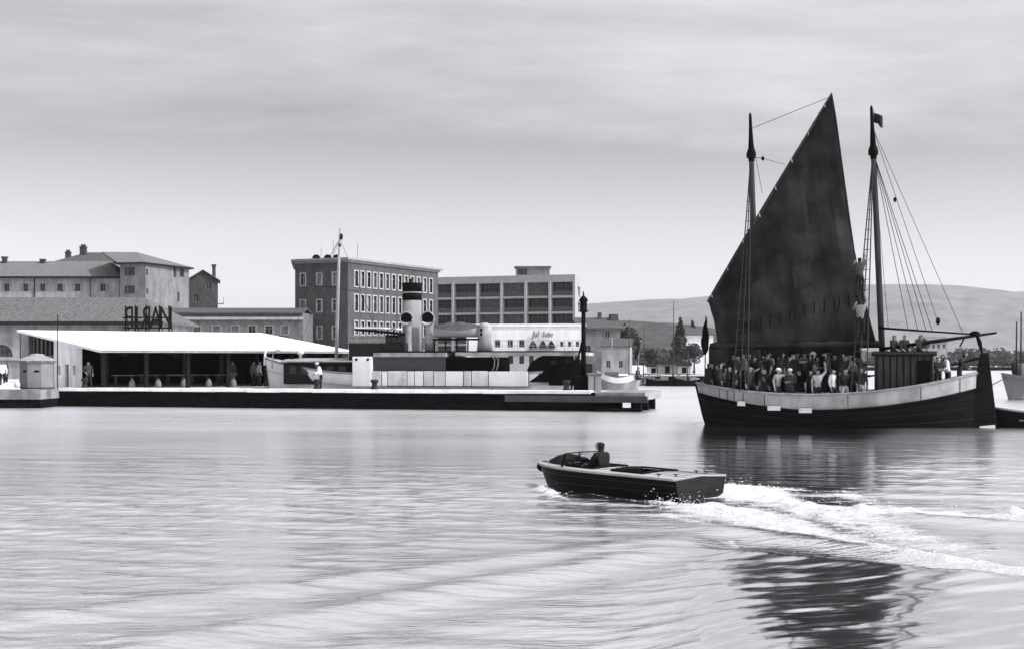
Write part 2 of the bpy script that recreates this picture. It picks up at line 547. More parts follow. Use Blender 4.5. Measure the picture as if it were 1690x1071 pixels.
# wake lines on the water, each as (point, half width, strength)
WAKE = [
    [((1190,803),.5,1.0),((1215,806),.8,1.0),((1260,820),.75,1.0),((1340,843),.42,.9),((1450,850),.36,.98),((1570,848),.32,.98),((1690,847),.30,.98),((1850,846),.3,.9)],
    [((1112,836),.30,1.0),((1160,838),.75,1.0),((1230,850),1.1,.9),((1310,872),.95,.84),((1400,893),.80,.78),((1500,918),.66,.74),((1600,940),.56,.74),((1690,957),.50,.78),((1850,985),.4,.5)],
    [((1200,815),1.0,.95),((1290,830),1.1,.72),((1380,852),1.15,.76),((1470,880),1.1,.66),((1600,905),.9,.5)],
    [((1200,800),.35,.8),((1300,806),.7,.66),((1400,818),.7,.58),((1470,835),.5,.5)],
    [((872,799),.16,.95),((888,803),.24,1.1),((904,811),.20,.95),((925,820),.16,.7),((948,827),.12,.45)],
    [((935,815),.06,.5),((975,815),.09,.62),((1010,821),.09,.55),((1060,827),.10,.7),((1112,832),.16,.9)],
    [((1100,848),.25,.62),((1130,858),.3,.6),((1180,868),.3,.5)],
    [((1205,893),.10,.62),((1215,902),.10,.6)],
]
def seg_field(PX, PY, lines, height=False):
    out = np.zeros_like(PX)
    for ln in lines:
        for (p0, w0, s0), (p1, w1, s1) in zip(ln[:-1], ln[1:]):
            a = np.array(water_pt(*p0)); c = np.array(water_pt(*p1))
            d = c - a; L2 = d @ d
            t = np.clip(((PX - a[0]) * d[0] + (PY - a[1]) * d[1]) / L2, 0, 1)
            dist = np.hypot(PX - a[0] - t * d[0], PY - a[1] - t * d[1])
            w = w0 + (w1 - w0) * t; s = s0 + (s1 - s0) * t
            out = np.maximum(out, s * np.exp(-(dist / w) ** 2 * 0.9))
    return out

def spread(lo, hi, step):
    return list(np.arange(lo, hi, step))
def build_water():
    xs = spread(-9, 13, 0.085)
    g, x, l, r = 0.10, 13.0, -9.0, 13.0
    right, left = [], []
    while r < 6000:
        right.append(r); left.append(l); r += g; l -= g; g *= 1.045
    xs = np.array(sorted(left[1:]) + xs + right)
    ys = spread(9.0, 36, 0.075)
    y, g = 36.0, 0.08
    while y < 9000:
        ys.append(y); y += g; g *= 1.03
    y, g, front = 9.0 - 0.12, 0.12, []
    while y > -60:
        front.append(y); y -= g; g *= 1.12
    ys = np.array(front[::-1] + ys)
    PX, PY = np.meshgrid(xs, ys, indexing='xy')
    rng = np.random.RandomState(3)
    H = np.zeros_like(PX)
    fade = np.clip((140 - np.hypot(PX, PY)) / 110, 0, 1)
    patch = 0.55 + 0.45 * np.sin(PX * 0.21 + 1.3 * np.sin(PY * 0.13)) * np.sin(PY * 0.17 + 0.7 + np.sin(PX * 0.11))
    for k in range(26):                       # small wind waves, crests lying across the view
        lam = 0.30 * (7.0 ** (k / 25.0)); th = R(92) + rng.normal(0, 0.38)
        amp = 0.0040 * lam ** 0.55
        kx, ky = 2 * math.pi / lam * math.cos(th), 2 * math.pi / lam * math.sin(th)
        H += amp * np.sin(PX * kx + PY * ky + rng.uniform(0, 6.28) + 0.7 * np.sin(PX * 0.3 + k) + 0.5 * np.sin(PY * 0.23 + 2 * k)) * patch
    H *= fade
    # calmer water in the lee of the sailing ship, and inside the near wake
    def soft(v, a, b): return np.clip((v - a) / (b - a), 0, 1)
    px_ = 845 + FPX * PX / np.maximum(PY, 1)
    lee = soft(PX - 0.135 * PY, -1.5, 0.2) * soft(0.262 * PY - PX, -1.0, 1.0) * soft(PY, 27, 33) * soft(66 - PY, 0, 3)
    calm = 1 - 0.45 * lee
    H *= calm
    foam = seg_field(PX, PY, WAKE)
    # bow-wave swells: ridges running back from the boat on the near side
    def ridge(p0, p1, width, h, back=0.6, bend=0.0):
        a = np.array(p0); c = np.array(p1); d = c - a; L = math.hypot(*d); d = d / L
        s = (PX - a[0]) * d[0] + (PY - a[1]) * d[1]
        q = (PX - a[0]) * -d[1] + (PY - a[1]) * d[0] - bend * (s / L) ** 2
        env = 1 / (1 + np.exp(-(s + 0.4) * 2.2)) / (1 + np.exp((s - L) * 1.3))
        return env * h * (np.exp(-(q / width) ** 2) - back * np.exp(-((q - width * 1.9) / (width * 1.1)) ** 2))
    # the near swell: a broad flank rising to the right up to a sharp crest
    xl = 2.6 - 0.10 * (21.4 - PY); xc = 2.7 + 0.43 * (21.4 - PY)
    grow = np.clip((21.6 - PY) / 1.2, 0, 1) ** 0.8
    up = np.clip((PX - xl) / np.maximum(xc - xl, 0.05), 0, 1.0)
    drop = np.exp(-(np.maximum(PX - xc, 0) / 0.55) ** 2)
    hs = np.minimum(0.080 * np.maximum(xc - xl, 0), 0.42)
    S = grow * hs * (up ** 2.2) * drop * np.where(PX > xl, 1, 0)
    S += 0.036 * np.clip(21.4 - PY, 0, 16) * (0.5 - 0.5 * np.cos(np.pi * np.clip((PX - xl + 1.2) / 2.2, 0, 1))) * np.exp(-(np.maximum(PX - xc, 0) / 0.8) ** 2) * np.clip((PY - 4.0) / 3.0, 0, 1)
    H *= 1 - 0.68 * grow * np.where((PX > xl) & (PX < xc), 1, 0)
    S += ridge((3.6, 23.2), (8.8, 14.5), 0.55, 0.11, 0.5)
    S += ridge((2.65, 21.5), (-4.5, 12.6), 0.45, 0.055, 0.6)
    S += ridge((2.9, 22.5), (-5.5, 15.2), 0.40, 0.035, 0.6)
    S += ridge((4.9, 29.8), (16, 27.5), 0.5, 0.07, 0.6)
    S += ridge((5.2, 26.8), (12, 21.0), 0.6, 0.09, 0.7)
    H += S
    # steep chop inside the near wake
    apex = np.array((2.75, 21.6))
    tri = np.clip((21.8 - PY) / 1.5, 0, 1) * np.clip((PX - 1.3 - (21.5 - PY) * -0.10) / 0.6, 0, 1) * np.clip((2.9 + (21.6 - PY) * 0.52 - PX) / 1.2, 0, 1)
    for k in range(14):
        lam = 0.24 + 0.065 * k; th = R(78) + rng.normal(0, 0.5)
        kx, ky = 2 * math.pi / lam * math.cos(th), 2 * math.pi / lam * math.sin(th)
        H += tri * 0.0021 * lam ** 0.8 * np.sin(PX * kx + PY * ky + rng.uniform(0, 6.28) + 1.2 * np.sin(PX * 1.1 + k) + 1.1 * np.sin(PY * 0.9 - k))
    # churned foam stands up
    lump = np.zeros_like(PX)
    for k in range(18):
        lam = rng.uniform(0.25, 0.9); th = rng.uniform(0, 6.28)
        kx, ky = 2 * math.pi / lam * math.cos(th), 2 * math.pi / lam * math.sin(th)
        lump += np.sin(PX * kx + PY * ky + rng.uniform(0, 6.28) + np.sin(PX * 2 + k)) * lam
    H += np.clip(foam, 0, 1) ** 3 * (0.020 * lump + 0.05)
    # flat under the motor boat so that no wave stands inside it
    c, s = math.cos(BOAT_RZ), math.sin(BOAT_RZ)
    bx = (PX - BOAT.x) * c + (PY - BOAT.y) * s; by = -(PX - BOAT.x) * s + (PY - BOAT.y) * c
    inside = np.clip((bx + 0.1) / 0.3, 0, 1) * np.clip((4.5 - bx) / 0.4, 0, 1) * np.clip((0.8 - np.abs(by)) / 0.2, 0, 1)
    H = H * (1 - inside) - 0.05 * inside
    ripple = calm * (1 - 0.7 * lee) * (1 - 0.8 * grow * np.where((PX > xl) & (PX < xc), 1, 0))
    foam = foam * (1 - np.clip((bx - 0.1) / 0.2, 0, 1) * np.clip((4.3 - bx) / 0.3, 0, 1) * np.clip((0.6 - np.abs(by)) / 0.2, 0, 1))
    nx, ny = len(xs), len(ys)
    co = np.stack([PX, PY, H], axis=-1).reshape(-1, 3).astype(np.float32)
    i = np.arange(ny - 1)[:, None] * nx + np.arange(nx - 1)[None, :]
    quads = np.stack([i, i + 1, i + nx + 1, i + nx], axis=-1).reshape(-1, 4)
    me = bpy.data.meshes.new("water")
    me.vertices.add(len(co)); me.vertices.foreach_set("co", co.ravel())
    me.loops.add(quads.size); me.loops.foreach_set("vertex_index", quads.ravel().astype(np.int32))
    me.polygons.add(len(quads)); me.polygons.foreach_set("loop_start", (np.arange(len(quads)) * 4).astype(np.int32))
    me.polygons.foreach_set("use_smooth", np.ones(len(quads), dtype=bool))
    me.update(calc_edges=True)
    at = me.attributes.new("foam", 'FLOAT', 'POINT')
    at.data.foreach_set("value", foam.reshape(-1).astype(np.float32))
    at = me.attributes.new("ripple", 'FLOAT', 'POINT')
    at.data.foreach_set("value", ripple.reshape(-1).astype(np.float32))
    # open water beyond the boats is ruffled by the breeze
    ruffle = 0.24 * soft(PY, 26, 75) * (1 - lee)
    at = me.attributes.new("ruffle", 'FLOAT', 'POINT')
    at.data.foreach_set("value", ruffle.reshape(-1).astype(np.float32))
    me.materials.append(water_material())
    o = link("water", me)
    tag(o, kind='structure')
build_water()

# flecks of foam and spray thrown up at the bow and behind the transom
def build_spray():
    rng = random.Random(5)
    b = MB(); b.smooth = True
    lines = [(WAKE[0][:3], 300, 0.011), (WAKE[1][:3], 260, 0.010), (WAKE[2][:2], 180, 0.010), (WAKE[4], 60, 0.010), (WAKE[5][3:], 30, 0.010), (WAKE[0][2:6], 120, 0.011), (WAKE[1][2:], 160, 0.011)]
    for ln, n, sz in lines:
        for _ in range(n):
            k = rng.randrange(len(ln) - 1); t = rng.random()
            a = water_pt(*ln[k][0]); c = water_pt(*ln[k + 1][0]); w = ln[k][1]
            x = a[0] + (c[0] - a[0]) * t + rng.gauss(0, w * 0.55); y = a[1] + (c[1] - a[1]) * t + rng.gauss(0, w * 0.45)
            bx, by = (x - BOAT.x) * math.cos(BOAT_RZ) + (y - BOAT.y) * math.sin(BOAT_RZ), -(x - BOAT.x) * math.sin(BOAT_RZ) + (y - BOAT.y) * math.cos(BOAT_RZ)
            if -0.45 < bx < 4.6 and abs(by) < 1.25: continue
            s = sz * rng.uniform(0.4, 1.3)
            z = rng.uniform(0.0, 0.10) + (abs(rng.gauss(0, 0.10)) if rng.random() < 0.35 else 0)
            b.ball((x, y, z), (s * rng.uniform(.8, 1.9), s, s * rng.uniform(.4, .9)), 6, 4)
    o = b.build("wake_foam", mat("foam", 0.55, 0.95, 0.05, 8.0))
    tag(o, "white churned foam and spray behind the speeding motor boat", "foam", kind='stuff')
build_spray()

# ------------------------------------------------------------------ land
QZ = 1.05
def mole_y(x): return 87.8 - 10.3 / 39.2 * (x + 32.0)
land_poly = [(-900, 150), (-75, 99.1), (-60, mole_y(-60)), (4.6, mole_y(4.6)), (6.05, mole_y(4.6) + 5.5), (-16.9, mole_y(-18.3) + 5.5),
             (-18.8, 92.0), (-7.6, 99.8), (-6.0, 150), (9.5, 157), (10.5, 161), (23, 163), (25, 178), (38, 404), (900, 430), (2500, 1500), (4800, 7300), (-4800, 7300), (-4800, 700)]
g = MB(); g.prism(land_poly, -2.5, QZ)
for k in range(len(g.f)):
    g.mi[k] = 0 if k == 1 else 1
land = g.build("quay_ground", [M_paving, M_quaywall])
tag(land, kind='structure')
# coping: the pale edge stones along the mole
cs = 0
def coping_run(x0, x1):
    n = int((x1 - x0) / 2.0)
    d = Vector((39.2, -10.3, 0)).normalized(); ang = math.atan2(d.y, d.x)
    L = (x1 - x0) / d.x
    me = MB().box(0.006, L / n - 0.006, -0.09, 0.75, 0.0, 0.20).mesh("coping_stone", M_coping)
    for k in range(n):
        x = x0 + (x1 - x0) * k / n
        o = link("coping_stone", me, land, (x, mole_y(x), QZ - 0.10 + random.uniform(-.012, .012)), ang, 0.02)
coping_run(-58, 4.4)

# the deck on piles at the end of the mole
t = thing("pier_platform", "low concrete platform on stubby piles at the end of the mole", "pier", (4.7, mole_y(4.7), 0), math.atan2(-10.3, 39.2))
MB().box(-0.05, 2.75, -0.15, 5.6, 0.62, QZ + 0.02).build("deck_slab", M_concrete, t, bevel=0.03)
MB().box(-5.2, 2.9, -0.35, -0.16, 0.50, 0.86).build("fender_beam", mat("wet_timber", 0.045, 0.8, 0.3, 2.0), t, bevel=0.02)
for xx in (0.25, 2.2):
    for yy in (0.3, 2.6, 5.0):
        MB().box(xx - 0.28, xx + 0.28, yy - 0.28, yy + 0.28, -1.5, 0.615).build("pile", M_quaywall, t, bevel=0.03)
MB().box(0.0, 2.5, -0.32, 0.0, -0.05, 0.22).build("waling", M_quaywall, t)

# light stone step under the booth, at the left end of the quay
st = MB().box(-60, X(88, 85.6), 83.3, 91.5, 0.52, QZ + 0.035).build("quay_step", mat("weathered_stone_step", 0.20, 0.9, 0.35, 0.9, dirt=0.5))
tag(st, kind='structure')
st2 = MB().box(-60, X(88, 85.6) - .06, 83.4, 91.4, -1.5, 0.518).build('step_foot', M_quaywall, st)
# ground on which the town stands rises slightly behind
# ------------------------------------------------------------------ hills
def terrain(name, prof, D, depth, m, rough, nx=240, ny=26, seed=1):
    rng = np.random.RandomState(seed)
    pxs = np.array([p[0] for p in prof], float); pys = np.array([p[1] for p in prof], float)
    gx = np.linspace(pxs[0], pxs[-1], nx)
    hy = np.interp(gx, pxs, pys)
    ker = np.ones(9) / 9; hy = np.convolve(np.pad(hy, 4, mode='edge'), ker, 'valid')
    rows = []
    ph = rng.uniform(0, 6.28, 12)
    for j in range(ny):
        v = j / (ny - 1)                   # 0 near foot, 0.55 crest, 1 back
        prof_v = math.sin(min(v / 0.55, 1) * math.pi / 2) ** 1.3 if v <= 0.55 else math.cos((v - 0.55) / 0.45 * math.pi / 2)
        y = D + (v - 0.55) * depth
        row = []
        for i, p in enumerate(gx):
            x = (p - 845) / FPX * D
            h = EYE + (HOR - hy[i]) / FPX * D
            nz = sum(math.sin(x * (0.9 + k * 0.8) / (D * 0.03) + y * (0.6 + 0.5 * k) / (D * 0.035) + ph[k]) / (1 + k) for k in range(9))
            row.append((x, y, 0.5 + (h - 0.5) * prof_v + nz * rough * h * prof_v * (1 - prof_v * 0.6)))
        rows.append(row)
    b = MB(); b.smooth = True; b.grid(rows)
    o = b.build(name, m)
    return tag(o, kind='structure')
terrain("far_hills", [(-700, 560), (200, 530), (620, 517), (850, 508), (960, 503), (1015, 503), (1060, 497), (1110, 490), (1180, 487), (1300, 478), (1400, 474), (1470, 472), (1530, 470), (1600, 477), (1690, 481), (1850, 480), (2200, 500), (2700, 545)], 6000, 2600, M_hill, 0.05)
terrain("wooded_hill", [(600, 585), (820, 560), (1000, 532), (1060, 534), (1110, 535), (1160, 540), (1250, 560), (1380, 577), (1480, 582), (1700, 583), (2000, 580), (2600, 588)], 1300, 420, M_wood_hill, 0.10, seed=4)

LEAF = {}
def leaf_cloud(b, c, r, n, size, rng):
    for _ in range(n):
        while True:
            d = Vector((rng.uniform(-1, 1), rng.uniform(-1, 1), rng.uniform(-1, 1)))
            if 0.15 < d.length < 1: break
        d = d.normalized() * (d.length ** 0.5)
        p = Vector((c[0] + d.x * r[0], c[1] + d.y * r[1], c[2] + d.z * r[2]))
        a = Vector((rng.gauss(0, 1), rng.gauss(0, 1), rng.gauss(0, 1))).normalized()
        s = a.cross(Vector((0.3, 0.2, 1))).normalized(); u = a.cross(s)
        k = size * rng.uniform(0.6, 1.4)
        b.add([p - s * k, p - u * k * 0.6, p + s * k, p + u * k * 0.6], [(0, 1, 2, 3)])

def tree(name, label, px, D, h, w, seed, m=M_leaf, kind='round', group=None):
    rng = random.Random(seed)
    t = thing(name, label, "tree", (X(px, D), D, QZ if D < 500 else 2.0), rng.uniform(0, 6), group)
    tr = MB(); tr.smooth = True
    tr.tube([(0, 0, -0.3), (0.05, 0, h * 0.25), (0.0, 0.08, h * 0.55), (0, 0, h * 0.85)], [h * 0.035, h * 0.028, h * 0.02, 0.02], 7)
    for k in range(5):
        a = k * 1.3 + rng.random(); z = h * rng.uniform(0.3, 0.6)
        tr.tube([(0, 0, z), (math.cos(a) * w * 0.2, math.sin(a) * w * 0.2, z + h * 0.12), (math.cos(a) * w * 0.38, math.sin(a) * w * 0.38, z + h * 0.2)], [h * 0.015, h * 0.01, 0.01], 5)
    tr.build("trunk", M_trunk, t)
    cr = MB()
    if kind == 'cone':
        for k in range(14):
            v = k / 13; rr = (1 - v) ** 0.8 * w / 2 + 0.12
            leaf_cloud(cr, (rng.gauss(0, .1), rng.gauss(0, .1), h * (0.12 + 0.88 * v)), (rr, rr, h * 0.06), int(40 + 130 * (1 - v)), h * 0.028, rng)
    else:
        for k in range(11):
            a = rng.uniform(0, 6.28); q = rng.uniform(0.1, 0.33) * w
            zc = h * rng.uniform(0.45, 0.86)
            rr = w * rng.uniform(0.15, 0.26)
            leaf_cloud(cr, (math.cos(a) * q, math.sin(a) * q, zc), (rr, rr, rr * 0.75), 110, h * 0.03, rng)
    cr.build("crown", m, t)
    return t

# ------------------------------------------------------------------ buildings
def hip_roof(eave, ridge, zr, ze, th=0.18):
    pass

# long hall with arched windows and a big tiled roof, far left
D0 = 135.0
AH = thing("arched_hall", "long low hall with arched windows and a broad tiled roof at left", "building", (X(100, D0), D0, QZ))
fr = Frame((X(100, D0), D0, QZ), 0)
xl, xr = fr(X(-120, D0), 0, 0).x, fr(X(262, D0), 0, 0).x
ze, zr = Zp(531, D0) - QZ, Zp(491, D0 + 7) - QZ
w = MB()
closed_walls(w, [(xl, 0), (xr, 0), (xr, 14), (xl, 14)], 0, ze, skip=(0,))
arches = [fr(X(p, D0), 0, 0).x for p in (-80, 2)]
# front wall with half-round openings
ra = 19 / FPX * D0; zs = Zp(588, D0) - QZ
def arch_wall(w, x0, x1, z0, z1, cxs, r, zs, y=0.0, depth=0.3, n=14):
    cuts = [x0]
    for c in cxs: cuts += [c - r, c + r]
    cuts.append(x1)
    for i in range(0, len(cuts), 2):
        w.add([(cuts[i], y, z0), (cuts[i+1], y, z0), (cuts[i+1], y, z1), (cuts[i], y, z1)], [(0,1,2,3)])
    for c in cxs:
        w.add([(c - r, y, z0), (c + r, y, z0), (c + r, y, zs), (c - r, y, zs)], [(0,1,2,3)])
        arc = [(c + r * math.cos(math.pi * k / n), y, zs + r * math.sin(math.pi * k / n)) for k in range(n + 1)]
        for k in range(n):
            a, b2 = arc[k], arc[k+1]
            w.add([a, b2, (b2[0], y, z1), (a[0], y, z1)], [(0,1,2,3)])
            w.add([a, b2, (b2[0], y + depth, b2[2]), (a[0], y + depth, a[2])], [(0,1,2,3)])
arch_wall(w, xl, xr, 0, ze, arches, ra, zs)
w.build("wall", M_plaster, AH)
for c in arches:
    p = MB(); n = 14
    p.add([(c + ra * math.cos(math.pi * k / n), 0.3, zs + ra * math.sin(math.pi * k / n)) for k in range(n + 1)], [tuple(range(n + 1))])
    p = p.build("arched_window", mat("pale_dusty_glass", 0.14, 0.3, 0.4, 2.0), AH)
    f = MB()
    for k in (-0.4, 0.0, 0.4):
        f.box(c + k * ra * 1.1 - 0.05, c + k * ra * 1.1 + 0.05, 0.2, 0.28, zs, zs + ra * math.sqrt(max(0.05, 1 - (k * 1.1) ** 2)))
    f.tube([(c + (ra - 0.04) * math.cos(math.pi * k / n), 0.1, zs + (ra - 0.04) * math.sin(math.pi * k / n)) for k in range(n + 1)], 0.13, 5)
    f.box(c - ra, c + ra, 0.19, 0.28, zs - 0.02, zs + 0.08); f.box(c - ra * .9, c + ra * .9, 0.205, 0.27, zs + ra * .42, zs + ra * .5)
    f.build("frame", M_darkwall, p)
MB().box(xl, xr, -0.25, -0.003, zs - 0.35, zs - 0.12).build("sill_course", M_stone_trim, AH)
r = MB()
r.slab([(xl - .6, -0.7, ze), (xr + .6, -0.7, ze), (xr - 3.2, 7, zr), (xl - .6, 7, zr)], 0.2)
r.slab([(xr + .6, -0.7, ze), (xr + .6, 14.7, ze), (xr - 3.2, 7, zr)], 0.2)
r.slab([(xr + .6, 14.7, ze), (xl - .6, 14.7, ze), (xl - .6, 7, zr), (xr - 3.2, 7, zr)], 0.2)
rf = r.build("roof", tiles_mat("weathered_pantiles", 0.10, 0.42, 0.45), AH)
MB().box(xl - .6, xr + .6, -0.86, -0.71, ze - 0.34, ze + 0.02).build("gutter", M_iron, rf)

# old row house with shuttered windows
D1 = 220.0
RH = thing("old_row_house", "old pale row house with small shuttered windows above the hall roof", "house", (X(90, D1), D1, QZ))
fr = Frame((X(90, D1), D1, QZ), 0)
xl, xr = fr(X(-90, D1), 0, 0).x, fr(X(197, D1), 0, 0).x
ze, zr = Zp(457, D1) - QZ, Zp(432, D1 + 6) - QZ
w = MB()
ops = []
for p in (-52, -20, 11, 42, 70, 99, 128, 170):
    ops.append((fr(X(p, D1), 0, 0).x - xl, Zp(481, D1) - QZ, 0.80, 1.2))
    ops.append((fr(X(p, D1), 0, 0).x - xl, Zp(481, D1) - QZ - 3.1, 0.80, 1.2))
facade(RH, w, (xl, 0), (xr, 0), 0, ze, ops, M_glass, M_plaster_d, shutters=mat("faded_shutter", 0.20, 0.9, 0.25, 5))
closed_walls(w, [(xl, 0), (xr, 0), (xr, 11), (xl, 11)], 0, ze, skip=(0,))
w.build("wall", M_plaster, RH)
MB().box(fr(X(57, D1),0,0).x - 0.07, fr(X(57, D1),0,0).x + 0.07, -0.15, -0.01, 6, ze).build("drainpipe", M_iron, RH)
MB().box(fr(X(149, D1),0,0).x - 0.05, fr(X(149, D1),0,0).x + 0.05, -0.12, -0.01, 6, ze).build("drainpipe", M_iron, RH)
r = MB()
r.slab([(xl - .5, -0.6, ze), (xr + .2, -0.6, ze), (xr - 3.0, 5.5, zr), (xl - .5, 5.5, zr)], 0.2)
r.slab([(xr + .2, -0.6, ze), (xr + .2, 11.6, ze), (xr - 3.0, 5.5, zr)], 0.2)
r.slab([(xr + .2, 11.6, ze), (xl - .5, 11.6, ze), (xl - .5, 5.5, zr), (xr - 3.0, 5.5, zr)], 0.2)
rf = r.build("roof", M_rooftile, RH)
MB().box(xl - .5, xr + .2, -0.78, -0.61, ze - 0.3, ze + 0.02).build("gutter", M_iron, rf)
for p, y0 in ((8, 424), (71, 428)):
    x = fr(X(p, D1 + 5), 0, 0).x; zt = Zp(y0, D1 + 5) - QZ
    c = MB().box(x - .35, x + .35, 4.6, 5.2, zr - 1.2, zt - .25).box(x - .45, x + .45, 4.5, 5.3, zt - .25, zt)
    c.build("chimney", M_darkwall, rf)

# the taller corner block with the hipped roof
D2 = 213.0
CB = thing("corner_house", "tall pale corner house with hipped tiled roof and few windows", "house", (X(240, D2), D2, QZ))
fr = Frame((X(240, D2), D2, QZ), 0)
def P2(px, D): q = fr(X(px, D), D, 0); return (q.x, q.y)
Lf, Cn, Rt, Bk, Bl = P2(198, 214.5), P2(240, 213), P2(312, 225), (P2(312, 225)[0] - 4, P2(312, 225)[1] + 9), (P2(198, 214.5)[0] - 2.5, P2(198, 214.5)[1] + 16)
ze = Zp(433, 213) - QZ; zr = Zp(417, 222) - QZ
w = MB()
def uz(A, px, D): q = P2(px, D); return math.hypot(q[0] - A[0], q[1] - A[1])
facade(CB, w, Lf, Cn, 0, ze, [(uz(Lf, 214, 213.9), Zp(455, 214) - QZ, .85, 1.25), (uz(Lf, 214, 213.9), Zp(485, 214) - QZ, .85, 1.25), (uz(Lf, 214, 213.9), 4, .85, 1.25)], M_glass, M_plaster_d, shutters=M_darkwall)
facade(CB, w, Cn, Rt, 0, ze, [(uz(Cn, 242.5, 213.4), Zp(455, 214) - QZ, .6, .95), (uz(Cn, 243, 213.5), Zp(486, 214) - QZ, .6, .85), (uz(Cn, 287, 221), Zp(458, 221) - QZ, .8, 1.7), (uz(Cn, 299, 223), Zp(458, 223) - QZ, 1.3, 1.5), (uz(Cn, 294, 222), Zp(498, 222) - QZ, .7, 1.5)], M_glass, M_plaster_d)
closed_walls(w, [Rt, Bk, Bl, Lf], 0, ze, skip=(3,))
w.build("wall", mat("corner_house_plaster", 0.19, 0.95, 0.15, 0.9, dirt=0.3), CB)  # one mottled plaster tone on all faces of the corner house
def out(p, k=0.7):
    c = Vector((sum(q[0] for q in (Lf, Cn, Rt, Bk, Bl)) / 5, sum(q[1] for q in (Lf, Cn, Rt, Bk, Bl)) / 5))
    d = (Vector(p) - c); return tuple(Vector(p) + d.normalized() * k)
e = [out(q) for q in (Lf, Cn, Rt, Bk, Bl)]
R1, R2 = P2(168, 221), P2(226, 221.5)
r = MB()
r.slab([(e[0][0], e[0][1], ze), (e[1][0], e[1][1], ze), (R2[0], R2[1], zr), (R1[0], R1[1], zr)], 0.2)
r.slab([(e[1][0], e[1][1], ze), (e[2][0], e[2][1], ze - .05), (R2[0], R2[1], zr)], 0.2)
r.slab([(e[2][0], e[2][1], ze - .05), (e[3][0], e[3][1], ze), (R2[0], R2[1], zr)], 0.2)
r.slab([(e[3][0], e[3][1], ze), (e[4][0], e[4][1], ze), (R1[0], R1[1], zr), (R2[0], R2[1], zr)], 0.2)
r.slab([(e[4][0], e[4][1], ze), (e[0][0], e[0][1], ze), (R1[0], R1[1], zr)], 0.2)
rf = r.build("roof", M_rooftile, CB)
for a, b2 in ((e[0], e[1]), (e[1], e[2])):
    MB().tube([(a[0], a[1], ze - .16), (b2[0], b2[1], ze - .16)], 0.14, 6).build("gutter", M_iron, rf)

# dark roofed block behind, with the two chimneys
D3 = 232.0
DB = thing("rear_house", "house behind with dark roof and two stubby chimneys above the row house", "house", (X(140, D3), D3, QZ))
fr = Frame((X(140, D3), D3, QZ), 0)
xl, xr = fr(X(88, D3), 0, 0).x, fr(X(182, D3), 0, 0).x
ze, zr = Zp(434, D3) - QZ, Zp(417, D3 + 5) - QZ
w = MB(); closed_walls(w, [(xl, 0), (xr, 0), (xr, 10), (xl, 10)], 0, ze); w.build("wall", M_plaster_d, DB)
r = MB()
xm = fr(X(140, D3), 0, 0).x
r.slab([(xl - .5, -.5, ze), (xr + .5, -.5, ze), (xr + .3, 5, zr), (xm - 1.2, 5, zr)], .2)
r.slab([(xl - .5, 10.5, ze), (xl - .5, -.5, ze), (xm - 1.2, 5, zr)], .2)
r.slab([(xr + .5, 10.5, ze), (xl - .5, 10.5, ze), (xm - 1.2, 5, zr), (xr + .3, 5, zr)], .2)
rf = r.build("roof", M_rooftile_d, DB)
for p, y0, s in ((113, 413, .38), (138, 404, .5)):
    x = fr(X(p, D3 + 4), 0, 0).x; zt = Zp(y0, D3 + 4) - QZ
    MB().box(x - s, x + s, 3.4, 4.3, ze, zt - .5).box(x - s - .08, x + s + .08, 3.3, 4.4, zt - .5, zt - .35).box(x - s * .7, x + s * .7, 3.6, 4.1, zt - .35, zt).build("chimney", M_darkwall, rf)

# dark gabled house with a chimney right of the corner house
D4 = 236.0
GH = thing("gabled_house", "dark gabled house with a single chimney right of the corner house", "house", (X(335, D4), D4, QZ), R(12))
fr = Frame((X(335, D4), D4, QZ), R(12))
hw = 2.45
ze, zr = Zp(462, D4) - QZ, Zp(449, D4 + 4) - QZ
w = MB()
facade(GH, w, (-hw, 0), (hw, 0), 0, ze, [(3.4, Zp(478, D4) - QZ, .9, 1.2), (1.3, Zp(498, D4) - QZ, .9, 1.2)], M_glass, M_plaster_d)
closed_walls(w, [(-hw, 0), (hw, 0), (hw, 8), (-hw, 8)], 0, ze, skip=(0,))
w.add([(-hw, 0, ze), (hw, 0, ze), (0, 0, zr)], [(0, 1, 2)])
w.build("wall", M_darkwall, GH)  # shadow face of the house painted as a dark wall tone
r = MB()
r.slab([(-hw - .4, -.4, ze - .1), (0, -.4, zr + .12), (0, 8.4, zr + .12), (-hw - .4, 8.4, ze - .1)], .18)
r.slab([(0, -.4, zr + .12), (hw + .4, -.4, ze - .1), (hw + .4, 8.4, ze - .1), (0, 8.4, zr + .12)], .18)
rf = r.build("roof", M_rooftile_d, GH)
x = fr(X(353, D4 + 2), D4 + 2, 0).x; zt = Zp(437, D4 + 2) - QZ
MB().box(x - .3, x + .3, 1.2, 1.9, ze - 1, zt - .3).box(x - .4, x + .4, 1.1, 2.0, zt - .3, zt).build("chimney", M_darkwall, rf)
bal = MB().box(hw + .003, hw + 1.0, .5, 2.5, ze - 4.0, ze - 3.85)
for k in range(5):
    bal.box(hw + .9, hw + .98, .52 + k * .48, .58 + k * .48, ze - 3.85, ze - 2.9)
bal.build("balcony", M_plaster, GH)

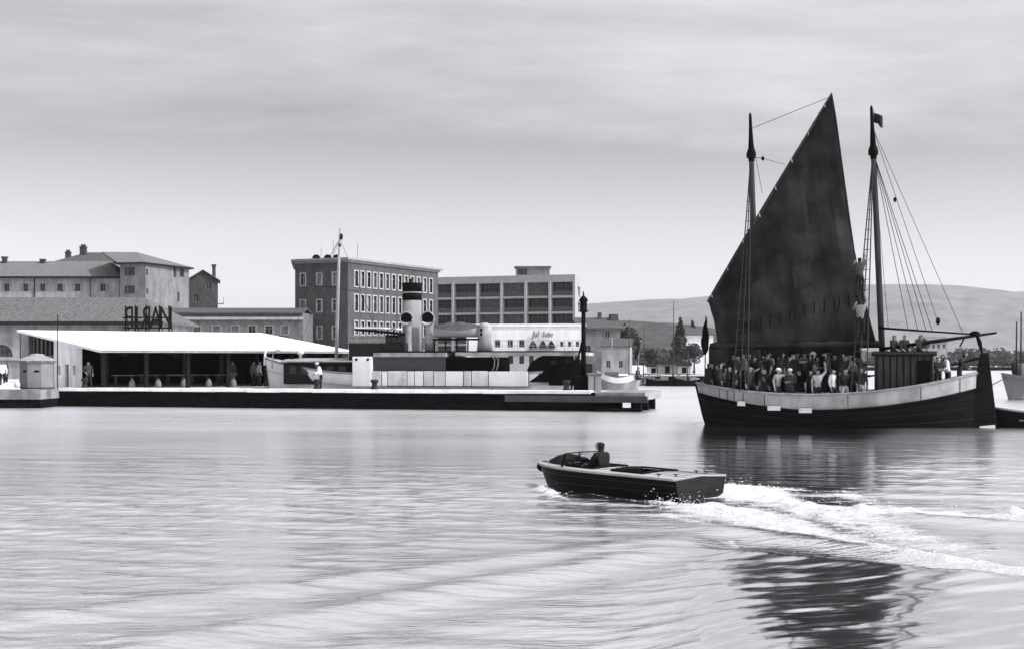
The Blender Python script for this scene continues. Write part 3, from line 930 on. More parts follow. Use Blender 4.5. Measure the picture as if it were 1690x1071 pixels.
# long low office wing
D5 = 178.0
LB = thing("low_office_wing", "long low flat roofed wing with a pale cornice beside the brick block", "building", (X(390, D5), D5, QZ))
fr = Frame((X(390, D5), D5, QZ), 0)
xl, xr = fr(X(222, D5), 0, 0).x, fr(X(500, D5), 0, 0).x
zt = Zp(516, D5) - QZ
w = MB()
ops = [(fr(X(p, D5), 0, 0).x - xl, Zp(551, D5) - QZ, .85, 1.0) for p in (240, 265, 296, 325, 357, 388, 416, 444, 470)]
ops += [(o[0], o[1] - 3.4, .9, 1.5) for o in ops]
facade(LB, w, (xl, 0), (xr, 0), 0, zt, ops, GL, mat('dull_trim', 0.19, .9, .2, 2), style='surround')
closed_walls(w, [(xl, 0), (xr, 0), (xr, 9), (xl, 9)], 0, zt, skip=(0,))
w.add([(xl, 0, zt), (xr, 0, zt), (xr, 9, zt), (xl, 9, zt)], [(0, 1, 2, 3)])
w.build("wall", mat("grey_render", 0.13, 0.9, 0.2, 1.5, dirt=0.2), LB)
MB().box(xl - .2, xr, -0.32, -0.004, zt - .9, zt - .55).build("cornice", mat("pale_cornice", 0.30, 0.9, 0.2, 1.0), LB)
r = MB(); r.slab([(xl - .5, -.5, zt + .02), (xr, -.5, zt + .02), (xr, 4.5, zt + .75), (xl - .5, 4.5, zt + .75)], .16); r.slab([(xr, 9.5, zt + .02), (xl - .5, 9.5, zt + .02), (xl - .5, 4.5, zt + .75), (xr, 4.5, zt + .75)], .16)
r.build("roof", M_rooftile_d, LB)
x = fr(X(292, D5), 0, 0).x
MB().box(x - .55, x + .55, -0.55, -0.35, zt - 1.9, zt - .95).build("wall_lamp", M_white, LB)

# rooftop letters, seen against the hall roof
SG = thing("rooftop_sign", "dark freestanding roof letters on a timber rack behind the shed", "sign", (X(245, 131), 131, QZ))
fr = Frame((X(245, 131), 131, QZ), 0)
base = Zp(543, 131) - QZ
rk = MB()
for p in (206, 222, 240, 262, 278):
    x = fr(X(p, 131), 0, 0).x
    rk.tube([(x, .25, 0), (x, .25, base + 2.2)], .07, 6)
    rk.tube([(x + .5, 2.0, 0), (x, .3, base + 1.7)], .05, 6)
for zz in (base - 1.2, base + .05, base + 1.0):
    rk.box(fr(X(202, 131), 0, 0).x, fr(X(282, 131), 0, 0).x, .12, .2, zz, zz + .13)
rk.build("rack", M_darkwood, SG)
for ch, p, mir, sz in (("P", 214, True, 2.9), ("I", 226, False, 2.9), ("R", 241, True, 2.9), ("A", 257, False, 2.9), ("N", 274, False, 2.9)):
    me = text_mesh(ch, sz, .07, mirror=mir); me.materials.append(M_darkwood)
    o = link("letter", me, SG, (fr(X(p, 131), 0, 0).x, 0, base + .1)); o.scale = (0.58, 1, 1)

# the brown block with pale window surrounds
DBK = 186.0
A_, C_, B_ = (X(487, 190), 190.0), (X(574, 186), 186.0), (X(723, 208), 208.0)
BK = thing("brick_block", "brown four storey block with pale framed windows behind the ferry", "building", (C_[0], C_[1], QZ))
fr = Frame((C_[0], C_[1], QZ), 0)
def P3(q): v = fr(q[0], q[1], 0); return Vector((v.x, v.y))
a, c, b2 = P3(A_), P3(C_), P3(B_)
zt = Zp(430, 187) - QZ
rows = [(449, 470), (491, 514), (537, 558)]
w = MB()
L1, L2 = (c - a).length, (b2 - c).length
def ray_u(px, p, q, origin):
    """how far along the plan line p->q the view direction px meets it"""
    k = (px - 845) / FPX
    o1 = origin
    d = q - p
    # (o1.x+p.x+t d.x) = k (o1.y+p.y+t d.y)
    t_ = (k * (o1[1] + p.y) - (o1[0] + p.x)) / (d.x - k * d.y)
    return t_ * d.length
ops = []
zrow = [Zp(r_[1], 188) - QZ for r_ in rows] + [1.2]
for px in (500, 527, 553):
    for zb, hh in zip(zrow, (1.5, 1.5, 1.5, 1.6)):
        ops.append((ray_u(px, a, c, C_), zb, .72, hh))
facade(BK, w, a, c, 0, zt, ops, GL, M_stone_trim, style='surround')
ops = []
us = [ray_u(px, c, b2, C_) for px in np.linspace(588, 711, 13)]
zrow2 = [Zp(472, 187) - QZ, Zp(513, 187) - QZ, Zp(551, 187) - QZ, 1.1]
for u_ in us:
    for zb, hh in zip(zrow2, (2.0, 2.15, 1.7, 2.0)):
        ops.append((u_, zb, .80, hh))
facade(BK, w, c, b2, 0, zt, ops, GL, M_stone_trim, style='surround')
bk = b2 + Vector((-10, 8)); al = a + Vector((-2, 16))
closed_walls(w, [tuple(b2), tuple(bk), tuple(al), tuple(a)], 0, zt, skip=(3,))
w.build("wall", M_brick, BK)
cen = (a + b2 + c) / 3 + Vector((-3, 6))
def ex(p, k): d = (p - cen); return p + d.normalized() * k
rp = [ex(q, .9) for q in (a, c, b2, bk, al)]
r = MB().prism([tuple(q) for q in rp], zt + .002, zt + .28)
rf = r.build("roof", mat("grey_roof_slab", 0.22, 0.9, 0.2, 1.0), BK)
MB().prism([tuple(ex(q, .35)) for q in (a, c, b2, bk, al)], zt - .3, zt - .002).build("cornice", mat("cornice_grey", 0.2, 0.9, 0.2, 1.0), BK)
for p in (522, 541, 556):
    q = fr(X(p, 194), 194, 0)
    MB().box(q.x - .5, q.x + .5, q.y - .4, q.y + .4, zt + .28, zt + .95).ball((q.x, q.y, zt + .95), (.5, .4, .35), 10, 6).build("chimney", M_dark, rf)
for p, hgt in ((550, 3.2), (590, 2.8), (530, 2.2)):
    q = fr(X(p, 193), 193, 0)
    MB().tube([(q.x, q.y, zt + .25), (q.x, q.y, zt + hgt)], .025, 5).build("aerial", M_iron, rf)

# concrete framed office block
D6 = 272.0
OF = thing("office_block", "pale concrete framed office block with wide glazed bays and roof cabin", "building", (X(722, D6), D6, QZ))
fr = Frame((X(722, D6), D6, QZ), 0)
def P4(px, D): q = fr(X(px, D), D, 0); return Vector((q.x, q.y))
a, b2 = P4(700, 279), P4(949, 268); br = P4(962, 290)
u = (b2 - a).normalized(); nrm = Vector((u.y, -u.x))
zt = Zp(453, 268) - QZ
piers = [p for p in (705, 747.5, 788, 827.5, 867.5, 907.5, 947)]
zl = [Zp(y, 270) - QZ for y in (466, 492, 518, 544, 570, 594)]
ops = []
w = MB()
for i in range(6):
    u0, u1 = ray_u(piers[i] + 1.8, a, b2, (X(722, D6), D6)), ray_u(piers[i+1] - 1.8, a, b2, (X(722, D6), D6))
    for j in range(5):
        ops.append(((u0 + u1) / 2, zl[j+1] + .42, u1 - u0, zl[j] - zl[j+1] - .42))
M_cf = mat("concrete_frame", 0.26, 0.9, 0.12, 1.0)
M_sp = mat("grey_mullions", 0.10, 0.9, 0.25, 1.0)
facade(OF, w, a, b2, 0, zt, ops, [M_glass_o, M_glass_o, M_glass_o2], M_sp, depth=1.15, style='strip')
L3 = (br - b2).length
facade(OF, w, b2, br, 0, zt, [(L3 * .5, zl[j+1] + .6, 6.0, zl[j] - zl[j+1] - 1.0) for j in range(5)], M_glass_o, M_sp, depth=.4, style='strip')
back = br + Vector((-27, 9)); al = a + Vector((2, 15))
closed_walls(w, [tuple(br), tuple(back), tuple(al), tuple(a)], 0, zt, skip=(3,))
w.add([(q.x, q.y, zt) for q in (a, b2, br, back, al)], [(0, 1, 2, 3, 4)])
w.build("wall", M_cf, OF)
for px in piers[1:-1]:
    uu = ray_u(px, a, b2, (X(722, D6), D6)); q = a + u * uu
    o = MB().box(-.2, .2, -.28, -.004, 0, zt - 1.0).build("pier", M_stone_trim, OF, (q.x, q.y, 0), math.atan2(u.y, u.x))
q = P4(879, 276)
cb = MB().box(-3.3, 3.3, -2, 3, zt + .003, zt + 1.75).build("roof_cabin", M_plaster_d, OF, (q.x, q.y, 0))
MB().box(-3.6, 3.6, -2.3, 3.3, 1.752, 1.95).build("cabin_roof", M_plaster_d, cb, (0, 0, zt))
MB().box(-2.9, -1.1, -2.05, -2.003, zt + .35, zt + 1.4).build("cabin_window", M_glass, cb)

# white seafront café wing with script lettering
D7 = 176.0
WB = thing("white_cafe", "white two storey seafront café with square windows and three arches", "building", (X(880, D7), D7, QZ), R(-3))
fr = Frame((X(880, D7), D7, QZ), R(-3))
def U7(px): 
    k = (px - 845) / FPX
    # local x where the ray meets the front plane (local y = 0)
    c_, s_ = math.cos(R(-3)), math.sin(R(-3)); ox, oy = X(880, D7), D7
    return (k * oy - ox) / (c_ - k * s_)
xl, xr = U7(770), U7(966)
zt = Zp(536, D7) - QZ
ops = []
for p in (821, 842, 861):
    ops.append((U7(p) - xl, Zp(573, D7) - QZ, .68, .95))
for p in (927, 940, 953):
    ops.append((U7(p) - xl, Zp(572, D7) - QZ, .42, .65))
for p in (843, 861, 877, 925, 939, 952):
    ops.append((U7(p) - xl, Zp(600, D7) - QZ, .6, 1.15))
w = MB()
facade(WB, w, (xl, 0), (xr, 0), 0, zt, ops, M_glass, M_plaster_d)
closed_walls(w, [(xl, 0), (xr, 0), (xr, 12), (xl, 12)], 0, zt, skip=(0,))
w.add([(xl, 0, zt), (xr, 0, zt), (xr, 12, zt), (xl, 12, zt)], [(0, 1, 2, 3)])
w.build("wall", M_white, WB)
MB().box(xl - .1, xr + .1, -.14, -.004, zt - .22, zt + .12).build("parapet", M_white, WB)
for p in (880, 896, 910):                  # pointed awning hoods of the three arches
    x = U7(p); zb = Zp(574, D7) - QZ
    m = MB(); m.smooth = True
    P = []
    for k in range(9):
        aa = math.pi * k / 8
        P.append([(x + .52 * math.cos(aa), -.9 * math.sin(aa) * .7 - .01, zb), (x + .34 * math.cos(aa), -.5 * math.sin(aa) - .01, zb + .5), (x + .03 * math.cos(aa), -.03 * math.sin(aa) - .01, zb + .95)])
    m.grid(P); m.build("arch_hood", M_tarp, WB)
for word, px, sz in (("Jul", 883.5, 1.2), ("Sube", 903, 1.0)):
    me = text_mesh(word, sz, .05, shear=.25); me.materials.append(M_tarp)
    o = link("lettering", me, WB, (U7(px), -.25, Zp(556, D7) - QZ)); o.scale = (.72, 1, 1)
MB().box(U7(783), U7(966), -1.9, -.15, Zp(578, D7) - QZ - .35, Zp(578, D7) - QZ - .2).build("canopy", M_tarp, WB)

# grey town house right of the signal post, and neighbours
D8 = 198.0
TH = thing("grey_town_house", "weathered grey town house with one dark window right of the signal mast", "house", (X(990, D8), D8, QZ), R(6))
fr = Frame((X(990, D8), D8, QZ), R(6))
w = MB(); hw = 2.9
zt = Zp(541, D8) - QZ
facade(TH, w, (-hw, 0), (hw, 0), 0, zt, [(4.0, Zp(557, D8) - QZ, .7, .95), (1.2, Zp(583, D8) - QZ, .8, 1.1), (4.0, Zp(583, D8) - QZ, .8, 1.1)], M_glass, M_plaster)
closed_walls(w, [(-hw, 0), (hw, 0), (hw, 8), (-hw, 8)], 0, zt, skip=(0,))
w.build("wall", M_plaster_d, TH)
zr = Zp(524, D8 + 3) - QZ
r = MB(); r.slab([(-hw - .4, -.5, zt), (hw + .4, -.5, zt), (hw + .4, 4, zr), (-hw - .4, 4, zr)], .18); r.slab([(hw + .4, 8.5, zt), (-hw - .4, 8.5, zt), (-hw - .4, 4, zr), (hw + .4, 4, zr)], .18)
w2 = MB(); 
rf = r.build("roof", M_rooftile_d, TH)
MB().box(.3, .8, 3.2, 3.8, zt, zr + .7).build("chimney", M_darkwall, rf)
MB().box(2.0, 3.1, 2.6, 4.2, zt, zr + .45).build("chimney", M_darkwall, rf)

TH2 = thing("low_shore_house", "low shore house with pale walls right of the grey town house", "house", (X(1016, 190), 190, QZ), R(-8))
w = MB(); hw = 1.9; zt = Zp(571, 190) - QZ
facade(TH2, w, (-hw, 0), (hw, 0), 0, zt, [(.9, .8, .6, 1.0), (2.6, .8, .6, 1.0)], M_glass, M_stone_trim)
closed_walls(w, [(-hw, 0), (hw, 0), (hw, 6), (-hw, 6)], 0, zt, skip=(0,))
w.build("wall", M_plaster, TH2)
r = MB(); r.slab([(-hw - .3, -.4, zt), (hw + .3, -.4, zt), (hw + .3, 3, zt + 1.1), (-hw - .3, 3, zt + 1.1)], .15); r.slab([(hw + .3, 6.4, zt), (-hw - .3, 6.4, zt), (-hw - .3, 3, zt + 1.1), (hw + .3, 3, zt + 1.1)], .15)
r.build("roof", M_rooftile_d, TH2)

TH3 = thing("pale_far_house", "pale house with dark roof half hidden by the ship's bow", "house", (X(1152, 240), 240, QZ))
w = MB(); hw = 2.6; zt = Zp(552, 240) - QZ
facade(TH3, w, (-hw, 0), (hw, 0), 0, zt, [(1.4, 3.2, .7, 1.1), (3.6, 3.2, .7, 1.1)], M_glass, M_stone_trim)
closed_walls(w, [(-hw, 0), (hw, 0), (hw, 6), (-hw, 6)], 0, zt, skip=(0,))
w.build("wall", mat("pale_far_plaster", 0.5, 0.9, 0.2, 1.0), TH3)
r = MB(); r.slab([(-hw - .4, -.4, zt), (hw + .4, -.4, zt), (hw - 1, 3, zt + 1.2), (-hw + 1, 3, zt + 1.2)], .15); r.slab([(hw + .4, 6.4, zt), (-hw - .4, 6.4, zt), (-hw + 1, 3, zt + 1.2), (hw - 1, 3, zt + 1.2)], .15)
r.slab([(-hw - .4, 6.4, zt), (-hw - .4, -.4, zt), (-hw + 1, 3, zt + 1.2)], .15); r.slab([(hw + .4, -.4, zt), (hw + .4, 6.4, zt), (hw - 1, 3, zt + 1.2)], .15)
r.build("roof", M_rooftile_d, TH3)

# trees along the far quay and the opposite shore
tree("conifer_tree", "tall thin dark conifer on the far quay left of the ship", 1122, 205, 7.6, 3.4, 1, kind='cone')
tree("broad_tree", "dark bushy tree beside the tall conifer on the far quay", 1131, 196, 5.6, 4.6, 2)
tree("broad_tree", "small round tree right of the low shore house", 1072, 200, 3.6, 3.0, 3)
tree("broad_tree", "low spreading tree over the parked white cart on the far quay", 1112, 176, 2.6, 4.2, 4)
tree("broad_tree", "dark tree directly before the ship's bow on the far quay", 1146, 188, 4.2, 3.6, 5)
tree("conifer_tree", "short conifer beside the pale far house roof", 1144, 250, 8.4, 3.2, 6, kind='cone')
tree("broad_tree", "dark tree behind the roof of the grey town house", 1030, 230, 8.0, 6.0, 7)
tree("broad_tree", "dark tree on the opposite shore right of the tiller", 1600, 420, 4.8, 5.5, 8)
tree("broad_tree", "rounded dark tree on the opposite shore above the deckhouse", 1487, 430, 8.0, 6.6, 9)
tree("broad_tree", "pointed dark tree on the opposite shore above the helmsman", 1517, 425, 9.0, 5.6, 10)
tree("broad_tree", "low bush on the opposite shore at the right edge", 1655, 415, 3.6, 6.0, 11)
# row of shrubs on the opposite shore, too far to tell apart
b = MB(); rng = random.Random(9)
for k in range(90):
    px = 1440 + rng.random() * 330; D = rng.uniform(409, 450)
    leaf_cloud(b, (X(px, D), D, QZ + rng.uniform(.4, 1.4)), (2.2, 2.0, rng.uniform(.7, 1.6)), 60, .35, rng)
tag(b.build("shore_scrub", M_leaf), "dark strip of scrub along the opposite shore behind the ship's stern", "scrub", kind='stuff')
b = MB()
for k in range(320):
    px = 985 + rng.random() * 210 if k % 3 else 1440 + rng.random() * 300; D = rng.uniform(520, 790)
    v = (D - 635) / 300 + 0.55
    leaf_cloud(b, (X(px, D), D, 3 + rng.uniform(0, 1) * 5 * (D - 500) / 300), (5, 4, rng.uniform(2, 4)), 50, .9, rng)
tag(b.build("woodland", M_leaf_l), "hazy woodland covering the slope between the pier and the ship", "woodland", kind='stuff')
# opposite-shore warehouse
WH = thing("shore_warehouse", "pale low warehouse on the opposite shore above the ship's boom", "building", (X(1545, 440), 440, QZ))
w = MB(); facade(WH, w, (-3.5, 0), (3.5, 0), 0, 8.2, [(k * 1.6 + 1.1, 5.6, .9, 1.3) for k in range(4)], M_glass, M_plaster)
closed_walls(w, [(-3.5, 0), (3.5, 0), (3.5, 8), (-3.5, 8)], 0, 8.2, skip=(0,)); w.build("wall", M_plaster, WH)
r = MB(); r.slab([(-4, -.6, 8.2), (4, -.6, 8.2), (4, 4, 9.4), (-4, 4, 9.4)], .2); r.slab([(4, 8.6, 8.2), (-4, 8.6, 8.2), (-4, 4, 9.4), (4, 4, 9.4)], .2); r.build("roof", M_rooftile, WH)
# carts and sheds on the far quay
for k, (px, D, ww, hh, m, lab) in enumerate([(1078, 168, 1.5, 1.1, M_white, "small white kiosk on the far quay right of the flag"), (1100, 166, 2.2, 1.4, M_plaster_d, "grey box hut on the far quay beside the trees"), (1127, 167, 1.6, 1.2, M_canvas_g, "canvas covered cart under the trees on the far quay")]):
    t = thing("quay_hut" if k < 2 else "covered_cart", lab, "hut" if k < 2 else "cart", (X(px, D), D, QZ), R(5 * k - 4))
    MB().box(-ww/2, ww/2, -.6, .6, .12, hh).build("body", m, t, bevel=.03)
    rr = MB(); rr.slab([(-ww/2 - .15, -.75, hh + .01), (ww/2 + .15, -.75, hh + .01), (ww/2 + .15, 0, hh + .35), (-ww/2 - .15, 0, hh + .35)], .06); rr.slab([(ww/2 + .15, .75, hh + .01), (-ww/2 - .15, .75, hh + .01), (-ww/2 - .15, 0, hh + .35), (ww/2 + .15, 0, hh + .35)], .06)
    rr.build("roof", M_tarp, t)
    MB().box(-.25, .3, -.63, -.603, .3, hh * .8).build("door", M_dark, t)
    for s in (-1, 1):
        MB().box(s * ww * .35 - .08, s * ww * .35 + .08, -.4, .4, 0, .118).build("skid" if k < 2 else "wheel", M_iron, t)

# ------------------------------------------------------------------ helper: where a view direction meets a vertical plane of a thing
def on_plane(px, py, loc, rz, yoff=0.0):
    k = (px - 845) / FPX
    c, s = math.cos(rz), math.sin(rz)
    # world = loc + x*(c,s) + yoff*(-s,c)
    bx, by = loc[0] - yoff * s, loc[1] + yoff * c
    x = (k * by - bx) / (c - k * s)
    D = by + x * s
    return Vector((x, yoff, EYE + (HOR - py) / FPX * D - loc[2]))

# ------------------------------------------------------------------ people
HAT = {}
def pose_points(arms, legs, lean=0.0, sit=False):
    """joints of one figure; arms: two (elbow, wrist), legs: two (knee, ankle), facing -y"""
    J, E, Rr = [], [], []
    def j(p, r, parent=None):
        J.append(Vector(p)); Rr.append(r if isinstance(r, tuple) else (r, r))
        if parent is not None: E.append((parent, len(J) - 1))
        return len(J) - 1
    hz = 0.93
    def up(y, z): return (0, y - lean * (z - hz), z)
    pel = j((0, 0, hz), (.135, .10))
    wai = j(up(0, 1.08), (.145, .11), pel)
    che = j(up(-.005, 1.30), (.172, .125), wai)
    nb = j(up(.0, 1.455), (.085, .08), che)
    nk = j(up(-.012, 1.505), (.066, .068), nb)
    jaw = j(up(-.03, 1.57), (.084, .094), nk)
    sk = j(up(-.012, 1.635), (.106, .122), jaw)
    j(up(-.01, 1.695), (.068, .08), sk)
    nose = j((0, J[jaw].y - .088, J[jaw].z + .028), (.014, .014), jaw)
    for s_, (el, wr) in zip((-1, 1), arms):
        sh = j((s_ * .185, J[che].y + .005, J[che].z + .115), (.078, .075), che)
        elv = Vector((s_ * el[0], el[1], el[2])); wrv = Vector((s_ * wr[0], wr[1], wr[2]))
        e_ = j(elv, (.056, .056), sh)
        w_ = j(wrv, (.040, .038), e_)
        d = (wrv - elv).normalized()
        side = d.cross(Vector((0, 1, .2))).normalized()
        pm_ = j(wrv + d * .065, (.036, .02), w_)
        for k, (o_, ln) in enumerate(((-.030, .075), (-.010, .088), (.010, .083), (.030, .066))):
            f1 = j(wrv + d * (.10 + ln * .4) + side * o_ * 1.1, (.0095, .0095), pm_)
            j(wrv + d * (.10 + ln) + side * o_ * 1.1 + Vector((0, -.018, 0)), (.008, .008), f1)
        j(wrv + d * .075 - side * .06 + Vector((0, -.02, 0)), (.011, .011), w_)
    for s_, (kn, an) in zip((-1, 1), legs):
        hp = j((s_ * .092, 0, hz - .05), (.095, .095), pel)
        k_ = j((s_ * kn[0], kn[1], kn[2]), (.062, .062), hp)
        a_ = j((s_ * an[0], an[1], an[2]), (.042, .045), k_)
        j((s_ * (an[0] + .015), an[1] - .15, max(an[2] - .05, .035)), (.042, .03), a_)
    return J, E, Rr
STAND = [((.10, -.01, .50), (.10, .03, .085)), ((.10, -.01, .50), (.10, .03, .085))]
WIDE = [((.16, -.02, .50), (.22, .02, .085)), ((.15, -.05, .50), (.20, -.04, .085))]
SIT = [((.11, -.42, .93), (.11, -.40, .50)), ((.11, -.42, .92), (.12, -.43, .50))]
CLIMB = [((.13, -.25, .72), (.12, -.12, .34)), ((.12, -.06, .50), (.12, .02, .085))]
POSES = {
    'stand': ([((.24, .03, 1.16), (.25, -.05, .92)), ((.24, .03, 1.16), (.25, -.03, .92))], STAND, 0.0),
    'crossed': ([((.25, .0, 1.17), (.02, -.19, 1.18)), ((.25, .0, 1.16), (.02, -.17, 1.15))], STAND, 0.02),
    'hip': ([((.36, .06, 1.20), (.19, -.05, 1.03)), ((.24, .03, 1.16), (.27, -.06, .93))], WIDE, 0.0),
    'point': ([((.24, .03, 1.16), (.25, -.05, .92)), ((.42, -.10, 1.40), (.66, -.16, 1.44))], WIDE, 0.05),
    'wave': ([((.24, .03, 1.16), (.25, -.05, .92)), ((.36, -.04, 1.62), (.30, -.08, 1.88))], STAND, 0.0),
    'lean': ([((.22, -.18, 1.14), (.17, -.40, 1.02)), ((.22, -.18, 1.14), (.17, -.40, 1.02))], WIDE, 0.35),
    'sit': ([((.23, -.10, 1.15), (.16, -.33, 1.02)), ((.23, -.10, 1.15), (.16, -.33, 1.02))], SIT, 0.08),
    'drive': ([((.25, -.14, 1.17), (.13, -.40, 1.16)), ((.25, -.14, 1.17), (.13, -.40, 1.12))], SIT, 0.03),
    'climb': ([((.24, -.16, 1.58), (.20, -.24, 1.84)), ((.30, -.18, 1.28), (.22, -.30, 1.48))], CLIMB, 0.0),
    'walk': ([((.24, .12, 1.18), (.26, .10, .95)), ((.24, -.08, 1.17), (.25, -.24, .99))], [((.09, -.16, .52), (.09, -.22, .09)), ((.10, .02, .50), (.10, .26, .12))], 0.06),
}
BODY = {}
def body_mesh(pose, shirt, pants, sleeves=True):
    key = (pose, shirt.name, pants.name, sleeves)
    if key in BODY: return BODY[key]
    arms, legs, lean = POSES[pose]
    J, E, Rr = pose_points(arms, legs, lean)
    me = bpy.data.meshes.new("person")
    me.from_pydata([tuple(p) for p in J], E, [])
    o = bpy.data.objects.new("person", me); COL.objects.link(o)
    o.modifiers.new("skin", 'SKIN').use_smooth_shade = True
    sv = me.skin_vertices[0].data
    for i, r in enumerate(Rr):
        sv[i].radius = r; sv[i].use_root = (i == 0)
    sb = o.modifiers.new("sub", 'SUBSURF'); sb.levels = 1
    dg = bpy.context.evaluated_depsgraph_get()
    res = bpy.data.meshes.new_from_object(o.evaluated_get(dg))
    bpy.data.objects.remove(o); bpy.data.meshes.remove(me)
    res.materials.clear()
    for m in (M_skin, shirt, pants, M_dark, M_hair): res.materials.append(m)
    # faces take the cloth of the nearest limb
    segs = []
    for a, b2 in E:
        segs.append((J[a], J[b2], a, b2))
    nA = 9
    def cls(b2):
        if b2 <= 3: return 1
        if b2 < 9: return 0
        k = b2 - 9
        if k < 26:
            q = k % 13
            return 1 if q < (3 if sleeves else 2) else 0
        q = (k - 26) % 4
        return 2 if q < 3 else 3
    for p in res.polygons:
        c = p.center; best, bi = 1e9, 0
        for a, b2, ia, ib in segs:
            d = b2 - a; t_ = max(0, min(1, (c - a).dot(d) / d.length_squared))
            q = (c - a - d * t_).length - .5 * (Rr[ia][0] * (1 - t_) + Rr[ib][0] * t_)
            if q < best: best, bi = q, ib
        p.material_index = cls(bi)
        if p.material_index == 1 and c.z < J[0].z + .02: p.material_index = 2
        if p.material_index == 0 and bi in (4, 5, 6, 7) and (c.z > J[6].z + .015 or c.y > J[6].y - .005): p.material_index = 4
        p.use_smooth = True
    BODY[key] = (res, J[6].copy())
    return BODY[key]
def cloth(v):
    return mat("cloth_%02d" % int(v * 100), v, 0.95, 0.25, 9.0)
def person(label, loc, rz, pose, shirt, pants, hat=None, group=None, sleeves=True, scale=1.0, sink=0.0):
    me, head = body_mesh(pose, cloth(shirt), cloth(pants), sleeves)
    o = link("person", me, None, (loc[0], loc[1], loc[2] - sink), rz)
    o.scale = (scale,) * 3
    tag(o, label, "person", group)
    if hat is not None:
        key = ('hat', hat)
        b = MB(); b.smooth = True
        b.lathe([(.105, 0), (.108, .035), (.10, .075), (.07, .10), (.02, .112)], 12)
        b.ball((0, -.10, .012), (.085, .07, .012), 10, 4)
        b.build("cap", cloth(hat), o, (head.x, head.y, head.z + .005))
    return o

# ------------------------------------------------------------------ the shed on the quay
SH0, SHR = (-25.8, 88.0, QZ), R(35)
SHED = thing("market_shed", "open sided quay shed with a wide white sloping roof", "shed", SH0, SHR)
zf, zb = Zp(577, 88) - QZ, 3.98
r = MB()
r.slab([(-.1, -.1, zf), (17.9, -.1, zf), (19.3, 17.9, zb), (-.1, 17.9, zb)], .16)
rf = r.build("roof", M_white_roof, SHED)
MB().tube([(-.13, -.16, zf - .06), (17.95, -.16, zf - .06)], .07, 6).build("gutter", M_canvas_g, rf)
def zroof(y): return zf + (zb - zf) * (y + .1) / 18.0 - .17
M_shed_shade = mat("shed_interior_shade", 0.012, 0.95, 0.4, 1.0)  # near-black tone carries the shade under the roof: walls, posts, rafters
w = MB(); w.box(0, 19, 17.3, 17.5, 0, zroof(17.2) - .02); w.build("back_wall", M_shed_shade, SHED)
w = MB(); w.slab([(17.6, 1.5, 0), (17.6, 17.2, 0), (17.6, 17.2, zroof(17) - .05), (17.6, 1.5, zroof(1.5) - .05)], .2, (1, 0, 0)); w.build("light_block_wall", M_shed_shade, SHED)  # dark wall added to keep the sun out of the shed
# gable end facing the camera's left: plaster panel with slots, dark truss glazing, end pier
wp = MB()
y0, y1 = 4.2, 9.4
def slot(py): return Zp(py, 93) - QZ
slots = [(5.05, slot(618), .5, slot(603) - slot(618)), (6.6, .06, .75, slot(601) - QZ * 0 - .06), (8.2, slot(618), .5, slot(603) - slot(618))]
# build the panel as a wall along y at x = 0 (outside is -x)
def gable_panel(y0, y1, slots):
    m = MB()
    ys = sorted({y0, y1} | {s[0] - s[2] / 2 for s in slots} | {s[0] + s[2] / 2 for s in slots})
    for i in range(len(ys) - 1):
        yc = (ys[i] + ys[i+1]) / 2
        s = [q for q in slots if abs(yc - q[0]) < q[2] / 2]
        ta, tb = zroof(ys[i]), zroof(ys[i+1])
        if s:
            q = s[0]
            if q[1] > .1: m.slab([(0, ys[i], 0), (0, ys[i+1], 0), (0, ys[i+1], q[1]), (0, ys[i], q[1])], .25, (1, 0, 0))
            m.slab([(0, ys[i], q[1] + q[3]), (0, ys[i+1], q[1] + q[3]), (0, ys[i+1], tb), (0, ys[i], ta)], .25, (1, 0, 0))
        else:
            m.slab([(0, ys[i], 0), (0, ys[i+1], 0), (0, ys[i+1], tb), (0, ys[i], ta)], .25, (1, 0, 0))
    return m
gable_panel(y0, y1, slots).build("gable_wall", mat("pale_rendered_wall", 0.85, 0.9, 0.1, 1.2, dirt=0.2), SHED)
for s in slots:
    MB().box(.16, .2, s[0] - s[2] / 2, s[0] + s[2] / 2, s[1], s[1] + s[3]).build("door" if s[2] > .6 else "slot_window", M_dark, SHED)
gable_panel(15.4, 17.28, []).build("gable_pier", M_plaster, SHED)
tr = MB()
for k in range(7):
    yy = 9.6 + k * .96
    tr.box(.05, .13, yy - .05, yy + .05, 0, zroof(yy) - .02)
tr.box(.04, .12, 9.41, 15.39, 2.0, 2.12)
tr.build("truss_frame", M_plaster_d, SHED)
w = MB(); w.slab([(.3, 9.41, 0), (.3, 15.39, 0), (.3, 15.39, zroof(15.39)), (.3, 9.41, zroof(9.41))], .1, (1, 0, 0)); w.build("dark_infill", M_shed_shade, SHED)
for k in range(7):
    MB().box(-.12, .12, -.12, .12, 0, zroof(.4) - .02).build("post", M_shed_shade, SHED, (.35 + k * 2.8, .4, 0))
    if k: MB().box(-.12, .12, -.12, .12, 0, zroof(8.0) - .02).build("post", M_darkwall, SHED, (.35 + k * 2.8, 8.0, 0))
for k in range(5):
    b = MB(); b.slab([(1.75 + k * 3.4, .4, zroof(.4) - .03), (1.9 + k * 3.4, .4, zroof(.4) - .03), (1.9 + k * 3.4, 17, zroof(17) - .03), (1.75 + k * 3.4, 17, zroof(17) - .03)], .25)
    b.build("rafter", M_shed_shade, SHED)
